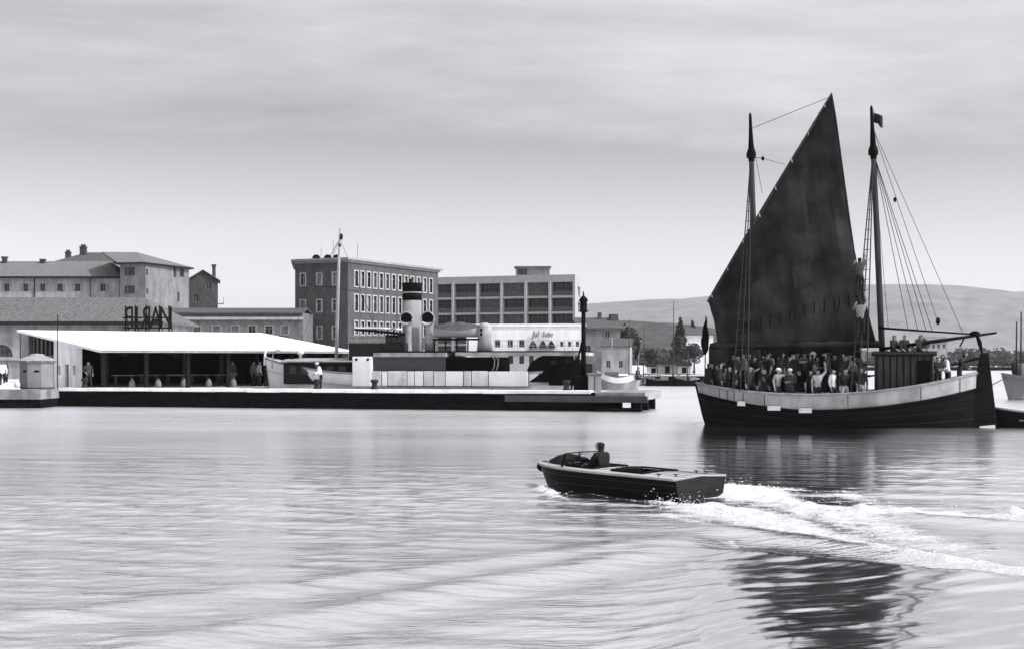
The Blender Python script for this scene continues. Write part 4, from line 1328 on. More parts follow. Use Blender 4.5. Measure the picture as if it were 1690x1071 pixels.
# trestle tables with pale tops, sacks below
M_top = mat("scrubbed_boards", 0.12, 0.9, 0.3, 3.0)
M_sack = mat("sackcloth", 0.16, 0.95, 0.3, 6.0)
for k in range(5):
    q = Matrix.Translation(SH0) @ Matrix.Rotation(SHR, 4, 'Z') @ Vector((2.3 + k * 1.75, 2.2 + .15 * (k % 2), 0))
    ordn = ("first", "second", "third", "fourth", "fifth")[k]
    t = thing("trestle_table", "pale topped trestle table inside the shed, %s from the plaster gable" % ordn, "table", q, SHR + R(3 * (k % 3) - 3), "tables standing in the quay shed")
    MB().box(-.72, .72, -.35, .35, .78, .83).build("table_top", M_top, t)
    for s in (-1, 1):
        for s2 in (-1, 1):
            MB().tube([(s * .55, s2 * .30, 0), (s * .5, s2 * .1, .78)], .03, 5).build("leg", M_darkwall, t)
    q2 = Matrix.Translation(SH0) @ Matrix.Rotation(SHR, 4, 'Z') @ Vector((2.3 + k * 1.75 + .25, 1.35, 0))
    b = MB(); b.smooth = True; b.lathe([(.16, 0), (.22, .08), (.21, .3), (.15, .46), (.06, .54), (.09, .60)], 10)
    tag(b.build("sack", M_sack, None, q2, k), "upright pale sack before the %s trestle table in the shed" % ordn, "sack", "sacks in the quay shed")
# a thin pole beside the gable
tag(MB().tube([(X(95, 86.5), 86.5, QZ), (X(95, 86.5), 86.5, Zp(520, 86.5))], .035, 6).build("flag_pole", M_iron), "thin bare pole standing before the shed's plaster gable", "pole")

# ------------------------------------------------------------------ the round booth
KB = thing("stone_booth", "small eight sided grey stone booth with shallow roof on the quay", "booth", (X(61, 86.3), 86.3, QZ + .035), R(10))
b = MB(); n = 8; rr = 1.04
oct_ = [(rr * math.cos(R(22.5 + 45 * k)), rr * math.sin(R(22.5 + 45 * k))) for k in range(n)]
b.prism(oct_, 0, 1.62); b.build("wall", mat("grey_ashlar", 0.15, 0.9, 0.15, 1.5), KB)
b = MB(); b.prism([(x * 1.1, y * 1.1) for x, y in oct_], 1.622, 1.72); b.build("cornice", M_plaster_d, KB)
b = MB(); b.lathe([(1.18, 1.722), (.9, 1.88), (.45, 2.02), (.42, 2.10), (.38, 2.12), (.02, 2.16)], 8, z=0); b.build("roof", M_canvas_g, KB)
for a_ in (-80, -125):
    MB().box(-.16, .16, -.03, .06, 1.02, 1.14).build("slot_window", M_dark, KB, (math.cos(R(a_)) * .965, math.sin(R(a_)) * .965, 0), R(a_ + 90))
b = MB(); b.prism([(x * 1.06, y * 1.06) for x, y in oct_], 0.001, .1); b.build("plinth", M_darkwall, KB)

person("person in white shirt and dark trousers at the far left of the quay", (X(4, 86.5), 86.5, QZ + .035), R(20), 'stand', 0.8, 0.03)
person("dark figure standing behind the white heap at the left of the quay", (X(11, 88), 88, QZ + .035), R(-60), 'crossed', 0.03, 0.03)
b = MB(); b.smooth = True
rows = []
for i in range(9):
    rows.append([(-.75 + 1.5 * i / 8, -.4 + .8 * j / 6, .42 * math.sin(math.pi * j / 6) ** .5 * (1 - abs(i / 4 - 1) ** 3) + .02 * math.sin(i * 3 + j * 2)) for j in range(7)])
b.grid(rows)
o = b.build("canvas_heap", M_white, None, (X(17, 85.8), 85.8, QZ + .03)); tag(o, "low heap under a white sheet beside the stone booth", "heap")
b = MB(); b.smooth = True; b.ball((0, 0, .25), (.2, .2, .25), 10, 8); b.tube([(0, 0, .45), (0, 0, .55)], .05, 6)
tag(b.build("white_buoy", M_white, None, (X(29, 85.6), 85.6, QZ + .03)), "round white buoy left of the stone booth's foot", "buoy")

# ------------------------------------------------------------------ bollards on the mole
bol = MB(); bol.smooth = True
bol.lathe([(.24, 0), (.22, .06), (.16, .12), (.15, .34), (.22, .42), (.24, .50), (.18, .56), (.02, .58)], 12)
bme = bol.mesh("bollard", M_iron)
for px, lab in ((140, "squat iron bollard on the mole before the shed's open end"), (523, "iron bollard beside the man in the white shirt"), (618, "iron bollard before the ferry's white locker"), (935, "iron bollard near the mast at the mole's end")):
    D = 84.0
    for _ in range(4):
        D = mole_y(X(px, D)) + .55
    tag(link("bollard", bme, None, (X(px, D), D, QZ + .1)), lab, "bollard", "bollards along the mole")
D = mole_y(X(529, 84)) + 1.3
person("man in white shirt and dark trousers leaning forward on the mole", (X(530, D), D, QZ), R(-70), 'lean', 0.75, 0.02, hat=.7, scale=.95)
D = mole_y(X(144, 86)) + 2.2
person("dark figure standing in the shade before the shed", (X(146, D), D, QZ), R(10), 'hip', 0.06, 0.03)
for px, dd, lab, sh in ((428, 1.6, "person in pale shirt standing near the ferry's bow", .22), (418, 2.6, "person in dark jacket in the shed shadow near the ferry's bow", .08), (384, 2.2, "person with pale trousers in the shed shadow", .05)):
    D = 94.6 + dd * .5
    person(lab, (X(px, D), D, QZ), R(px), 'stand', sh, .12 if 'trousers' in lab else .02)

# ------------------------------------------------------------------ signal mast at the mole's end
D = mole_y(X(963, 79)) + 2.0
SM = thing("signal_mast", "tall dark signal mast with lantern and ladder stay on the mole's end", "mast", (X(963, D), D, QZ))
h = Zp(516, D) - QZ
MB().box(-.55, .45, -.45, .45, 0, .9).build("base_block", M_dark, SM, bevel=.04)
b = MB(); b.smooth = True; b.tube([(0, 0, .9), (0, 0, h)], [.15, .12], 10); b.build("pole", M_dark, SM)
b = MB(); b.smooth = True; b.lathe([(.12, h), (.26, h + .06), (.26, h + .12), (.2, h + .14), (.2, h + .62), (.27, h + .66), (.2, h + .82), (.05, h + .95), (.03, h + 1.2)], 12); b.build("lantern", M_dark, SM)
st = MB()
st.tube([(-1.05, -.05, 0.02), (-.12, 0, h * .55)], .05, 6); st.tube([(-.72, -.05, 0.02), (-.1, .1, h * .62)], .05, 6)
st.build("ladder_stay", M_dark, SM)
for k in range(8):
    v = (k + 1) / 9.5
    MB().tube([(-1.05 + .93 * v, -.05, .02 + h * .55 * v), (-.72 + .62 * v, -.05 + .15 * v, .02 + h * .62 * v * .93)], .02, 5).build("rung", M_dark, SM)
D = mole_y(X(981, 79)) + 1.6
PD = thing("stone_pedestal", "short pale stone pedestal right of the signal mast", "pedestal", (X(981, D), D, QZ))
MB().box(-.36, .36, -.36, .36, 0, .95).build("shaft", M_plaster, PD, bevel=.02)
MB().box(-.42, .42, -.42, .42, .952, 1.06).build("cap", M_plaster_d, PD, bevel=.02)
MB().tube([(.0, -.375, .1), (.0, -.375, .9)], .02, 5).build("conduit", M_iron, PD)

# ------------------------------------------------------------------ generic boat hull
def hull_grid(L, sheer, half, z_lo, z_hi, rake, n=28, m=6, keel=-.7, fl=.45, flare=.12):
    """two sides of a hull between two heights; z_lo/z_hi are functions of t, rake(t, v) shifts ends inward low down"""
    port, star = [], []
    for i in range(n + 1):
        t_ = i / n; t_ = .5 - .5 * math.cos(math.pi * t_)
        p_, s_ = [], []
        for j in range(m + 1):
            z = z_lo(t_) + (z_hi(t_) - z_lo(t_)) * j / m
            v = (z - keel) / (sheer(t_) - keel)
            y = half(t_) * (flare + (1 - flare) * max(v, 0) ** fl)
            x = t_ * L + rake(t_, v)
            p_.append((x, -y, z)); s_.append((x, y, z))
        port.append(p_); star.append(s_)
    return port, star

# ------------------------------------------------------------------ the steam ferry behind the mole
FE0, FER = (X(438, 92.3), 92.3, 0.0), math.atan2(-10.3, 39.2)
FE = thing("steam_ferry", "moored steam ferry with tall pale funnel and white bulwark behind the mole", "ferry", FE0, FER)
def fp(px, py, yo=-2.0): return on_plane(px, py, FE0, FER, yo)
FL = 21.2
def f_half(t): return 2.15 * min(1, (t / .30)) ** .6 * (1 if t < .8 else max(0.0, 1 - ((t - .8) / .2) ** 2.2 * .55))
def f_sheer(t): return 2.0 + 1.0 * max(0, (1 - t / .35)) ** 1.8 + .25 * max(0, (t - .7) / .3) ** 2
def f_rake(t, v): return (1 - v) * .55 * (1 - t) ** 4
b = MB(); b.smooth = True
p_, s_ = hull_grid(FL, f_sheer, f_half, lambda t: -.7, lambda t: f_sheer(t), f_rake, flare=.25)
b.grid(p_); b.grid(s_, flip=True)
b.grid([[q for q in p_[-1]], [q for q in s_[-1]]])
b.build("hull", M_white, FE)
b = MB(); b.smooth = True
q0, q1 = hull_grid(FL, f_sheer, lambda t: f_half(t) + .04, lambda t: f_sheer(t) - .08, lambda t: f_sheer(t) + .06, f_rake, m=1, flare=.25)
b.grid(q0); b.grid(q1, flip=True); b.build("rubbing_strake", M_canvas_g, FE)
b = MB()
dk = [[(q[-1][0], q[-1][1] * .98, q[-1][2] - .75), (q[-1][0], -q[-1][1] * .98, q[-1][2] - .75)] for q in p_]
b.grid(dk); b.build("deck", M_deck, FE)
b = MB(); b.smooth = True
b.tube([(-.05, 0, 2.5), (-.02, 0, 3.25), (.02, 0, 3.45)], [.09, .08, .05], 8); b.build("stem_post", M_white, FE)
# bow rail davit and small cowl
a_ = fp(449, 598, -1.0)
b = MB(); b.smooth = True
b.tube([(a_.x, -1.0, 2.3), (a_.x + .02, -1.0, 3.0), (a_.x + .15, -1.0, 3.4), (a_.x + .40, -1.0, 3.52), (a_.x + .55, -1.0, 3.46)], .045, 7); b.build("davit", M_canvas_g, FE)
a_ = fp(496, 590, -.5)
b = MB(); b.smooth = True; b.lathe([(.10, 2.7), (.10, 3.2), (.2, 3.22), (.22, 3.42), (.1, 3.5)], 10, (a_.x, -.5)); b.build("deck_vent", M_white, FE)
# forward cabin: dark sides, grey crowned roof
x0, x1 = fp(462, 0).x, fp(582, 0).x
zc0, zc1 = Zp(625, 89) , Zp(596, 89)
MB().box(x0, x1, -1.45, 1.45, 1.3, zc1 - .02).build("forward_cabin", M_tarp, FE)
b = MB(); b.smooth = True
rows = []
for i in range(8):
    xx = x0 - .25 + (x1 - x0 + .3) * i / 7
    rows.append([(xx, -1.75 + 3.5 * j / 6, zc1 + .22 * math.sin(math.pi * j / 6) - (0.10 if i == 0 else 0)) for j in range(7)])
b.grid(rows)
b.grid([[ (q[0], q[1], q[2] - .09) for q in r_] for r_ in rows], flip=True)
b.tube([r_[0] for r_ in rows], .06, 5); b.tube([r_[-1] for r_ in rows], .06, 5); b.tube(rows[0], .05, 5); b.tube(rows[-1], .05, 5)
b.build("cabin_roof", M_canvas_g, FE)
for k in range(5):
    xx = x0 + .4 + k * .85
    MB().box(xx, xx + .5, -1.49, -1.455, 1.95, 2.45).build("cabin_window", M_glass, FE)
# mast
a_ = fp(554, 592, -.2); c_ = fp(561, 377, -.2)
b = MB(); b.smooth = True
b.tube([(a_.x, -.2, 1.2), ((a_.x * .35 + c_.x * .65), -.2, a_.z * .35 + c_.z * .65), (c_.x, -.2, c_.z)], [.13, .11, .05], 10)
ms = b.build("mast", M_band, FE)
b = MB(); b.ball((c_.x + .1, -.2, c_.z - .55), (.12, .12, .22), 8, 6); b.ball((c_.x - .02, -.2, c_.z - 1.1), (.1, .1, .16), 8, 6); b.build("masthead_lamp", M_iron, ms)
yd = fp(561, 478, -.2)
b = MB(); b.tube([(yd.x - 2.2, -.2, yd.z + .35), (yd.x + 1.3, -.2, yd.z - .15)], .025, 6); b.build("gaff", M_iron, ms)
for tx, ty, tz in ((a_.x - 3.8, -.8, 2.9), (a_.x - 3.2, .6, 2.9), (a_.x + 3.6, -1.2, 3.6), (a_.x + 2.8, 1.2, 3.6), (a_.x - 5.0, 0, 2.8)):
    b = MB(); b.tube([(tx, ty, tz), (c_.x, -.2, c_.z - .7)], .012, 4); b.build("stay", M_rope, ms)
# wheelhouse with white roof edge
x0, x1 = fp(582, 0).x, fp(660, 0).x
ud = 3.42                                           # upper deck height
zt = Zp(543, 88)
M_whw = mat("dark_varnish", 0.016, 0.35, 0.4, 3.0)
MB().box(x0 - .35, x1 + .25, -1.75, 1.75, 2.62, ud + .48).build("bridge_base", M_whw, FE)
MB().box(x0 + 2.0, x1, -1.5, 1.5, ud, zt - .35).build("wheelhouse", M_whw, FE, bevel=.03)
for k in range(3):
    MB().box(x0 + 2.1 + k * .36, x0 + 2.36 + k * .36, -1.54, -1.505, ud + .55, zt - .55).build("wheelhouse_window", M_glass, FE)
b = MB(); b.slab([(x0 + .0, -1.7, zt + .05), (x1 + .05, -1.7, zt - .25), (x1 + .05, 1.7, zt - .25), (x0 + .0, 1.7, zt + .05)], .12); b.build("awning_roof", M_dark, FE)
b = MB(); b.slab([(x0 + .0, -1.72, zt + .16), (x0 + 2.0, -1.72, zt + .12), (x0 + 2.0, 1.72, zt + .12), (x0 + .0, 1.72, zt + .16)], .1); b.build("white_awning", M_white, FE)
for xx in (x0 + .1, x0 + .9, x0 + 1.7):
    MB().tube([(xx, -1.6, ud), (xx, -1.6, zt)], .035, 6).build("awning_post", M_canvas_g, FE)
b = MB()
for zz in (ud + .35, ud + .65, ud + .95): b.tube([(x0 - .3, -1.7, zz), (x0 + 2.0, -1.7, zz)], .02, 5)
b.build("bridge_rail", M_canvas_g, FE)
# funnel with two black bands
a_ = fp(680, 578, -.1); rr = .60
ztop = Zp(465, 88)
b = MB(); b.smooth = True
b.lathe([(rr * 1.02, 2.6), (rr, ud), (rr, Zp(494, 88))], 20, (a_.x, -.1)); fn = b.build("funnel", mat("buff_funnel_paint", 0.21, 0.6, 0.12, 1.5, dirt=.2), FE)
b = MB(); b.smooth = True; b.lathe([(rr + .015, Zp(494, 88)), (rr + .015, Zp(482.5, 88))], 20, (a_.x, -.1)); b.build("funnel_band", M_dark, fn)
b = MB(); b.smooth = True; b.lathe([(rr + .003, Zp(482.4, 88)), (rr + .003, Zp(480, 88))], 20, (a_.x, -.1)); b.build("pale_ring", M_band, fn)
b = MB(); b.smooth = True; b.lathe([(rr + .015, Zp(479.9, 88)), (rr + .05, ztop - .05), (rr + .03, ztop), (rr - .1, ztop), (rr - .12, ztop - .6)], 20, (a_.x, -.1)); b.build("funnel_top", M_dark, fn)
b = MB(); b.smooth = True; b.tube([(a_.x - .1, -.1, ztop - .1), (a_.x - .1, -.1, ztop + .25)], .09, 8); b.build("steam_pipe", M_dark, fn)
# ventilator cowls with dark mouths towards the viewer
def cowl(px, py, yo, rad, lean=0):
    a = fp(px, py, yo)
    b = MB(); b.smooth = True
    b.tube([(a.x, yo + .25, ud - .05), (a.x, yo + .25, a.z - rad * 1.1), (a.x, yo + .18, a.z - rad * .2), (a.x, yo, a.z)], [rad * .62, rad * .62, rad * .8, rad], 14, caps=False)
    # rolled lip
    b.tube([(a.x + rad * math.cos(k * math.pi / 8), yo - .06, a.z + rad * math.sin(k * math.pi / 8)) for k in range(17)], .05, 6)
    o = b.build("ventilator_cowl", M_band, FE)
    m = MB(); m.add([(a.x + rad * .94 * math.cos(k * math.pi / 8), yo - .03, a.z + rad * .94 * math.sin(k * math.pi / 8)) for k in range(16)], [tuple(range(16))])
    m.build("cowl_mouth", M_dark, o)
cowl(671, 526, -1.15, .42)
cowl(706, 526, -.9, .44)
b = MB(); b.smooth = True
a_ = fp(710, 572, -1.0); b.tube([(a_.x, -1, ud - .03), (a_.x, -1, ud + .45), (a_.x + .02, -1.1, ud + .62)], [.28, .28, .30], 12); b.build("small_vent", M_band, FE)
# lifeboat under canvas on chocks
xa, xb = fp(716, 0, -1.1).x, fp(792, 0, -1.1).x
zb_ = Zp(557, 88)
rows_p, rows_s = [], []
b = MB(); b.smooth = True
for i in range(15):
    t_ = i / 14; hw_ = .68 * math.sin(math.pi * t_) ** .55 if 0 < t_ < 1 else .02
    ring = []
    for k in range(9):
        an = math.pi + math.pi * k / 8
        ring.append((xa + (xb - xa) * t_, -1.0 + hw_ * math.cos(an), zb_ + .42 + (.40 + .22 * abs(2 * t_ - 1) ** 2) * math.sin(an) + .22 * abs(2 * t_ - 1) ** 2))
    rows_p.append(ring)
b.grid(rows_p); lb = b.build("lifeboat_hull", mat("lifeboat_grey_paint", 0.26, .7, .2, 2), FE)
b = MB(); b.smooth = True
rows = []
for i in range(15):
    t_ = i / 14; hw_ = .70 * math.sin(math.pi * t_) ** .55 if 0 < t_ < 1 else .03
    rows.append([(xa + (xb - xa) * t_, -1.0 + hw_ * (2 * k / 6 - 1), zb_ + .43 + .22 * abs(2 * t_ - 1) ** 2 + (.12 + .48 * math.sin(math.pi * t_)) * (1 - abs(2 * k / 6 - 1)) * (.9 + .06 * math.sin(i * 1.7))) for k in range(7)])
b.grid(rows); b.build("boat_cover", mat("old_canvas", 0.07, .95, .3, 2.5), lb)
b = MB(); b.box(xa, xb + .1, -1.35, -1.2, zb_ - .18, zb_ - .06); b.build("boat_skid", M_dark, FE)
for k in range(5):
    xx = xa + .1 + (xb - xa - .1) * k / 4
    MB().tube([(xx, -1.28, ud - .02), (xx, -1.28, zb_ - .19)], .05, 6).build("skid_post", M_dark, FE)
# pale machinery casing / big cowl in profile, right of the lifeboat
a_ = fp(800, 574, -1.0); zt2 = Zp(533, 88)
b = MB(); b.smooth = True
b.lathe([(.50, ud - .02), (.44, ud + .6), (.42, zt2 - .35), (.34, zt2 - .1), (.15, zt2)], 14, (a_.x, -1.0)); cw = b.build("engine_casing", M_band, FE)
for zz in (zt2 - .45, zt2 - .72):
    b = MB(); b.ball((a_.x - .12, -1.40, zz), (.09, .06, .10), 8, 6); b.build("casing_port", M_dark, cw)
# upper deck: light edge over dark sides
x0, x1 = fp(617, 0).x, fp(958, 0).x
b = MB(); b.box(fp(617, 0).x, fp(737, 0).x, -2.1, 2.1, ud - .38, ud - .12); b.box(fp(752, 0).x, x1, -2.1, 2.1, ud - .31, ud - .10); b.build("upper_deck_edge", M_band, FE)
b = MB(); b.box(x0 - .1, x1, -1.95, 1.95, ud - .098, ud - .02); b.build("upper_deck", M_dark, FE)
MB().box(fp(617, 0).x, fp(735, 0).x, -1.98, -1.90, 2.05, ud - .39).build("mesh_screen", mat("grey_screen", 0.055, .9, .5, 8, stretch=(6, 1, 1)), FE)
MB().box(fp(735, 0).x, fp(816, 0).x, -1.6, 1.7, 1.3, ud - .39).build("saloon", M_dark, FE)
MB().box(fp(614, 0).x, fp(736, 0).x, -1.85, 1.7, 1.3, ud - .40).build("saloon", M_dark, FE)
for px in (817, 823):
    a_ = fp(px, 600, -2.0)
    b = MB(); b.smooth = True; b.tube([(a_.x - .3, -2.0, ud - .3), (a_.x - .02, -2.0, 2.9), (a_.x - .04, -2.0, 2.5), (a_.x - .2, -2.0, 2.12)], .035, 6); b.build("stanchion", M_band, FE)
# white bulwark of separate canvas panels
edges = [613, 630, 640, 672, 684, 699, 716, 735, 765, 778, 806, 872]
for k in range(len(edges) - 1):
    xa, xb = fp(edges[k], 0, -2.2).x + .025, fp(edges[k+1], 0, -2.2).x - .025
    b = MB(); b.box(xa, xb, -2.24 - random.uniform(0, .02), -2.18, Zp(637, 86), Zp(612.5, 86) + random.uniform(-.02, .02)); b.build("bulwark_panel", (M_white, mat("greyed_canvas_panel", 0.58, .9, .15, 1.2, dirt=.3), mat("stained_canvas_panel", 0.52, .9, .2, 1.2, dirt=.3))[(k * 5 + 1) % 3], FE, bevel=.02)
b = MB(); b.box(fp(613, 0, -2.2).x, fp(872, 0, -2.2).x, -2.17, -2.12, 1.2, Zp(613.5, 86)); b.build("bulwark_backing", M_tarp, FE)
# tall white locker at the break of the deck
a0, a1 = fp(582, 0, -2.25).x, fp(613, 0, -2.25).x
MB().box(a0, a1, -2.32, -1.5, Zp(638, 86), Zp(588, 86)).build("white_locker", M_white, FE, bevel=.03)
for px in (588, 607):
    a_ = fp(px, 593, -2.33); b = MB(); b.ball((a_.x, -2.33, a_.z), (.09, .03, .09), 10, 6); b.build("lifting_hole", M_dark, FE)
MB().box(a0 - .2, a1 + 1.0, -2.42, -2.28, Zp(641, 86), Zp(637.5, 86)).build("gangway_sill", M_canvas_g, FE)
# dark after structure with curved front
xa, xb = fp(868, 0).x, fp(905, 0).x
P = []
b = MB(); b.smooth = True
prof = [(xa - .1, 1.5), (xa - .05, 2.0), (xa + .2, 2.6), (xa + .7, 3.0), (xa + 1.3, 3.2), (fp(915, 0).x, 3.25), (fp(915, 0).x, 1.5)]
n = len(prof)
vs = [(x, -1.9, z) for x, z in prof] + [(x, 1.6, z) for x, z in prof]
b.smooth = False
b.add(vs, [tuple(range(n)), tuple(range(2 * n - 1, n - 1, -1))] + [(i, (i + 1) % n, n + (i + 1) % n, n + i) for i in range(n)])
b.build("after_shelter", M_dark, FE)
MB().box(fp(905, 0).x, fp(958, 0).x, -1.9, 1.6, 1.3, Zp(600, 86)).build("stern_bulwark", M_dark, FE)
for px in (920, 932, 945, 955):
    a_ = fp(px, 600, -1.8); MB().tube([(a_.x, -1.8, 2.5), (a_.x, -1.8, ud - .32)], .08, 6).build("stern_post", M_dark, FE)
b = MB(); b.smooth = True
for k in range(4):
    xx = fp(912 + k * 13, 0).x; b.ball((xx, -1.7 + .2 * (k % 2), 2.66 + .08 * (k % 3)), (.32, .3, .26), 8, 6)
b.build("deck_gear", M_tarp, FE)
b = MB()
for zz in (ud + .3, ud + .6):
    b.tube([(fp(815, 0).x, -1.95, zz), (x1, -1.95, zz)], .014, 4)
for k in range(12):
    xx = fp(815, 0).x + (x1 - fp(815, 0).x) * k / 11; b.tube([(xx, -1.95, ud - .05), (xx, -1.95, ud + .6)], .014, 4)
b.build("deck_rail", M_band, FE)

# ------------------------------------------------------------------ white launch with a flag, behind the pier end
LA0, LAR = (X(985, 97), 97.0, 0.0), R(-4)
LA = thing("white_launch", "small white launch with a dark furled flag behind the pier platform", "launch", LA0, LAR)
def la_half(t): return .95 * min(1, t / .25) ** .6 * min(1, (1 - t) / .35 + .02) ** .7
def la_sheer(t): return 1.55 + .5 * (2 * t - 1) ** 2
b = MB(); b.smooth = True
p_, s_ = hull_grid(2.9 * 1.05, la_sheer, la_half, lambda t: -.3, la_sheer, lambda t, v: -(1 - v) * .35 * t ** 4, flare=.2, keel=-.35, n=18)
b.grid(p_); b.grid(s_, flip=True); b.build("hull", M_band, LA)
b = MB(); b.smooth = True
q0, q1 = hull_grid(3.05, la_sheer, lambda t: la_half(t) + .05, lambda t: la_sheer(t) - .28, lambda t: la_sheer(t) + .1, lambda t, v: 0, m=2, flare=.2, keel=-.35, n=18); b.grid(q0); b.grid(q1, flip=True); b.build("top_strake", M_white, LA)
MB().grid([[(q[-1][0], q[-1][1] * .95, q[-1][2] - .2), (q[-1][0], -q[-1][1] * .95, q[-1][2] - .2)] for q in p_]).build("deck", M_deck, LA)
MB().box(.5, 1.5, -.5, .5, 1.3, 2.05).build("cabin", M_plaster_d, LA, bevel=.03)
b = MB(); b.smooth = True; b.tube([(2.75, 0, 1.7), (2.98, 0, 4.2)], .03, 6); b.build("flag_staff", M_band, LA)
b = MB(); b.smooth = True
b.tube([(2.97, -.02, 4.1), (2.86, -.08, 3.7), (2.74, -.1, 3.3), (2.62, -.08, 2.9)], [.03, .12, .17, .05], 7); b.build("furled_flag", M_tarp, LA)
b = MB(); b.tube([(2.55, 0, 3.0), (3.0, 0, 1.95)], .012, 4); b.tube([(1.0, 0, 2.05), (1.05, 0, 4.4)], .03, 6); b.tube([(.0, 0, 3.5), (2.2, 0, 3.35)], .025, 6); b.build("rigging", M_band, LA)
person("crouched dark figure at the stern of the white launch", (X(1052, 96.2), 96.2, 1.15), R(60), 'sit', .05, .03, sink=.45)

# ------------------------------------------------------------------ fishing boat at the right edge
FB0 = (X(1652, 101), 101.0, 0.0)
FB = thing("fishing_boat", "pale fishing boat with two thin masts at the right edge", "boat", FB0, R(8))
def fb_half(t): return 1.2 * min(1, t / .3) ** .6
def fb_sheer(t): return 1.25 + .7 * (1 - t) ** 2
b = MB(); b.smooth = True
p_, s_ = hull_grid(7.0, fb_sheer, fb_half, lambda t: -.4, fb_sheer, lambda t, v: (1 - v) * .7 * (1 - t) ** 4, keel=-.45, flare=.15)
b.grid(p_); b.grid(s_, flip=True); b.grid([p_[-1], s_[-1]]); b.build("hull", M_plaster_d, FB)
b = MB(); b.grid([[(q[-1][0], q[-1][1] * .97, q[-1][2] - .3), (q[-1][0], -q[-1][1] * .97, q[-1][2] - .3)] for q in p_]); b.build("deck", M_deck, FB)
MB().box(1.2, 2.6, -.7, .7, 1.0, 2.6).build("wheelhouse", M_plaster_d, FB, bevel=.05)
for xx, hh in ((1.15, 5.6), (1.5, 6.3)):
    b = MB(); b.smooth = True; b.tube([(xx, 0, .9), (xx + .05, 0, hh)], [.07, .05], 8); b.build("mast", M_iron, FB)
b = MB(); b.smooth = True; b.ball((.8, -.3, 2.3), (.18, .15, .5), 8, 6); b.build("furled_canvas", M_tarp, FB)
b = MB(); b.tube([(.3, -.2, 1.6), (-1.0, -.9, 1.15), (-2.4, -1.4, .4)], .035, 5); b.build("mooring_rope", M_rope, FB)

# ------------------------------------------------------------------ the sailing ship
S0 = (X(1150, 62.5), 62.5, 0.0)
SR = math.atan2(-3.5, 11.4)
SHIP = thing("sailing_ship", "two masted wooden sailing ship with a large dark lug sail", "sailing ship", S0, SR)
def sp(px, py, yo=0.0): return on_plane(px, py, S0, SR, yo)
SL = sp(1612, 600).x
SB = 2.05
def s_half(t): return SB * max(0.0, 1 - abs(2 * t - 1) ** 2.7) ** .62 + .03
def _int(t, ks):
    for (t0, v0), (t1, v1) in zip(ks[:-1], ks[1:]):
        if t <= t1:
            q = (t - t0) / (t1 - t0); return v0 + (v1 - v0) * q
    return ks[-1][1]
def s_sheer(t): return 1.34 + .46 * max(0, (1 - t / .42)) ** 2 + .92 * max(0, (t - .42) / .58) ** 2
def s_band(t): return .42 + .22 * min(1, t / .4)
def s_rake(t, v): return (1 - v) * (.62 * (1 - t) ** 4 - .15 * t ** 4)
low = lambda t: s_sheer(t) - s_band(t)
b = MB(); b.smooth = True
p_, s_ = hull_grid(SL, s_sheer, s_half, lambda t: -.75, low, s_rake, n=40, m=9, keel=-.8, flare=.15, fl=.40)
b.grid(p_); b.grid(s_, flip=True); b.build("hull", M_hull, SHIP)
b = MB(); b.smooth = True
q0, q1 = hull_grid(SL, s_sheer, lambda t: s_half(t) + .035, low, s_sheer, s_rake, n=40, m=3, keel=-.8, flare=.15, fl=.40)
i0, i1 = hull_grid(SL, s_sheer, lambda t: max(s_half(t) - .09, .01), low, s_sheer, s_rake, n=40, m=3, keel=-.8, flare=.15, fl=.40)
b.grid(q0); b.grid(q1, flip=True); b.grid(i0, flip=True); b.grid(i1)
b.grid([[q0[i][-1], i0[i][-1]] for i in range(41)]); b.grid([[q1[i][-1], i1[i][-1]] for i in range(41)], flip=True)
b.grid([[q0[i][0], i0[i][0]] for i in range(41)]); b.grid([[q1[i][0], i1[i][0]] for i in range(41)], flip=True)
bw = b.build("bulwark", M_band, SHIP)
b = MB(); b.smooth = True
for side in (q0, q1): b.tube([(q[-1][0], q[-1][1], q[-1][2] + .03) for q in side], .065, 6)
b.build("cap_rail", mat("worn_rail", 0.17, .8, .3, 3), bw)
b = MB(); b.smooth = True
for side in (q0, q1): b.tube([(q[0][0], q[0][1] * 1.01, q[0][2]) for q in side], .05, 6)
b.build("wale", M_hull, SHIP)
b = MB(); b.grid([[(q[-1][0], q[-1][1], q[-1][2] - .62 + .0), (q[-1][0], -q[-1][1], q[-1][2] - .62)] for q in i0]); b.build("deck", M_deck, SHIP)
def deck_z(x): return s_sheer(min(max(x / SL, 0), 1)) - .62
# stem post, scupper plates, bulwark stanchions near the bow
b = MB(); b.smooth = False
b.slab([(s_rake(0, 0) - .02, -.09, -.8), (s_rake(0, .5) - .08, -.09, .45), (-.12, -.09, 1.95), (.12, -.09, 1.95), (s_rake(0, .5) + .15, -.09, .45), (s_rake(0, 0) + .3, -.09, -.8)], .18, (0, 1, 0)); b.build("stem_post", M_hull, SHIP)
def side_pt(x, z):
    t_ = x / SL; v = (z + .8) / (s_sheer(t_) + .8); return -(s_half(t_) + .035) * (.15 + .85 * max(v, 0) ** .4)
for px, py, ww in ((1222, 661, .34), (1277, 665, .54), (1329, 669.5, .54)):
    x = sp(px, py, -1.95).x; z = low(x / SL) + .02
    y = side_pt(x, z)
    dy = (side_pt(x + .2, low((x + .2) / SL)) - side_pt(x - .2, low((x - .2) / SL))) / .4
    MB().box(-ww / 2, ww / 2, -.07, .03, -.11, .09).build("scupper_board", mat("worn_white_board", 0.5, .9, .2, 3), SHIP, (x, y - .02, z), math.atan(dy), .01)
for px in (1184, 1198, 1210, 1226, 1262, 1400, 1520, 1585):
    x = sp(px, 650, -1.8).x
    if x < .2: continue
    z0_, z1_ = low(x / SL), s_sheer(x / SL)
    b = MB(); b.tube([(x, side_pt(x, z0_) - .012, z0_ + .02), (x, side_pt(x, z1_) - .012, z1_)], .013, 5); b.build("bulwark_seam", M_hull, SHIP)
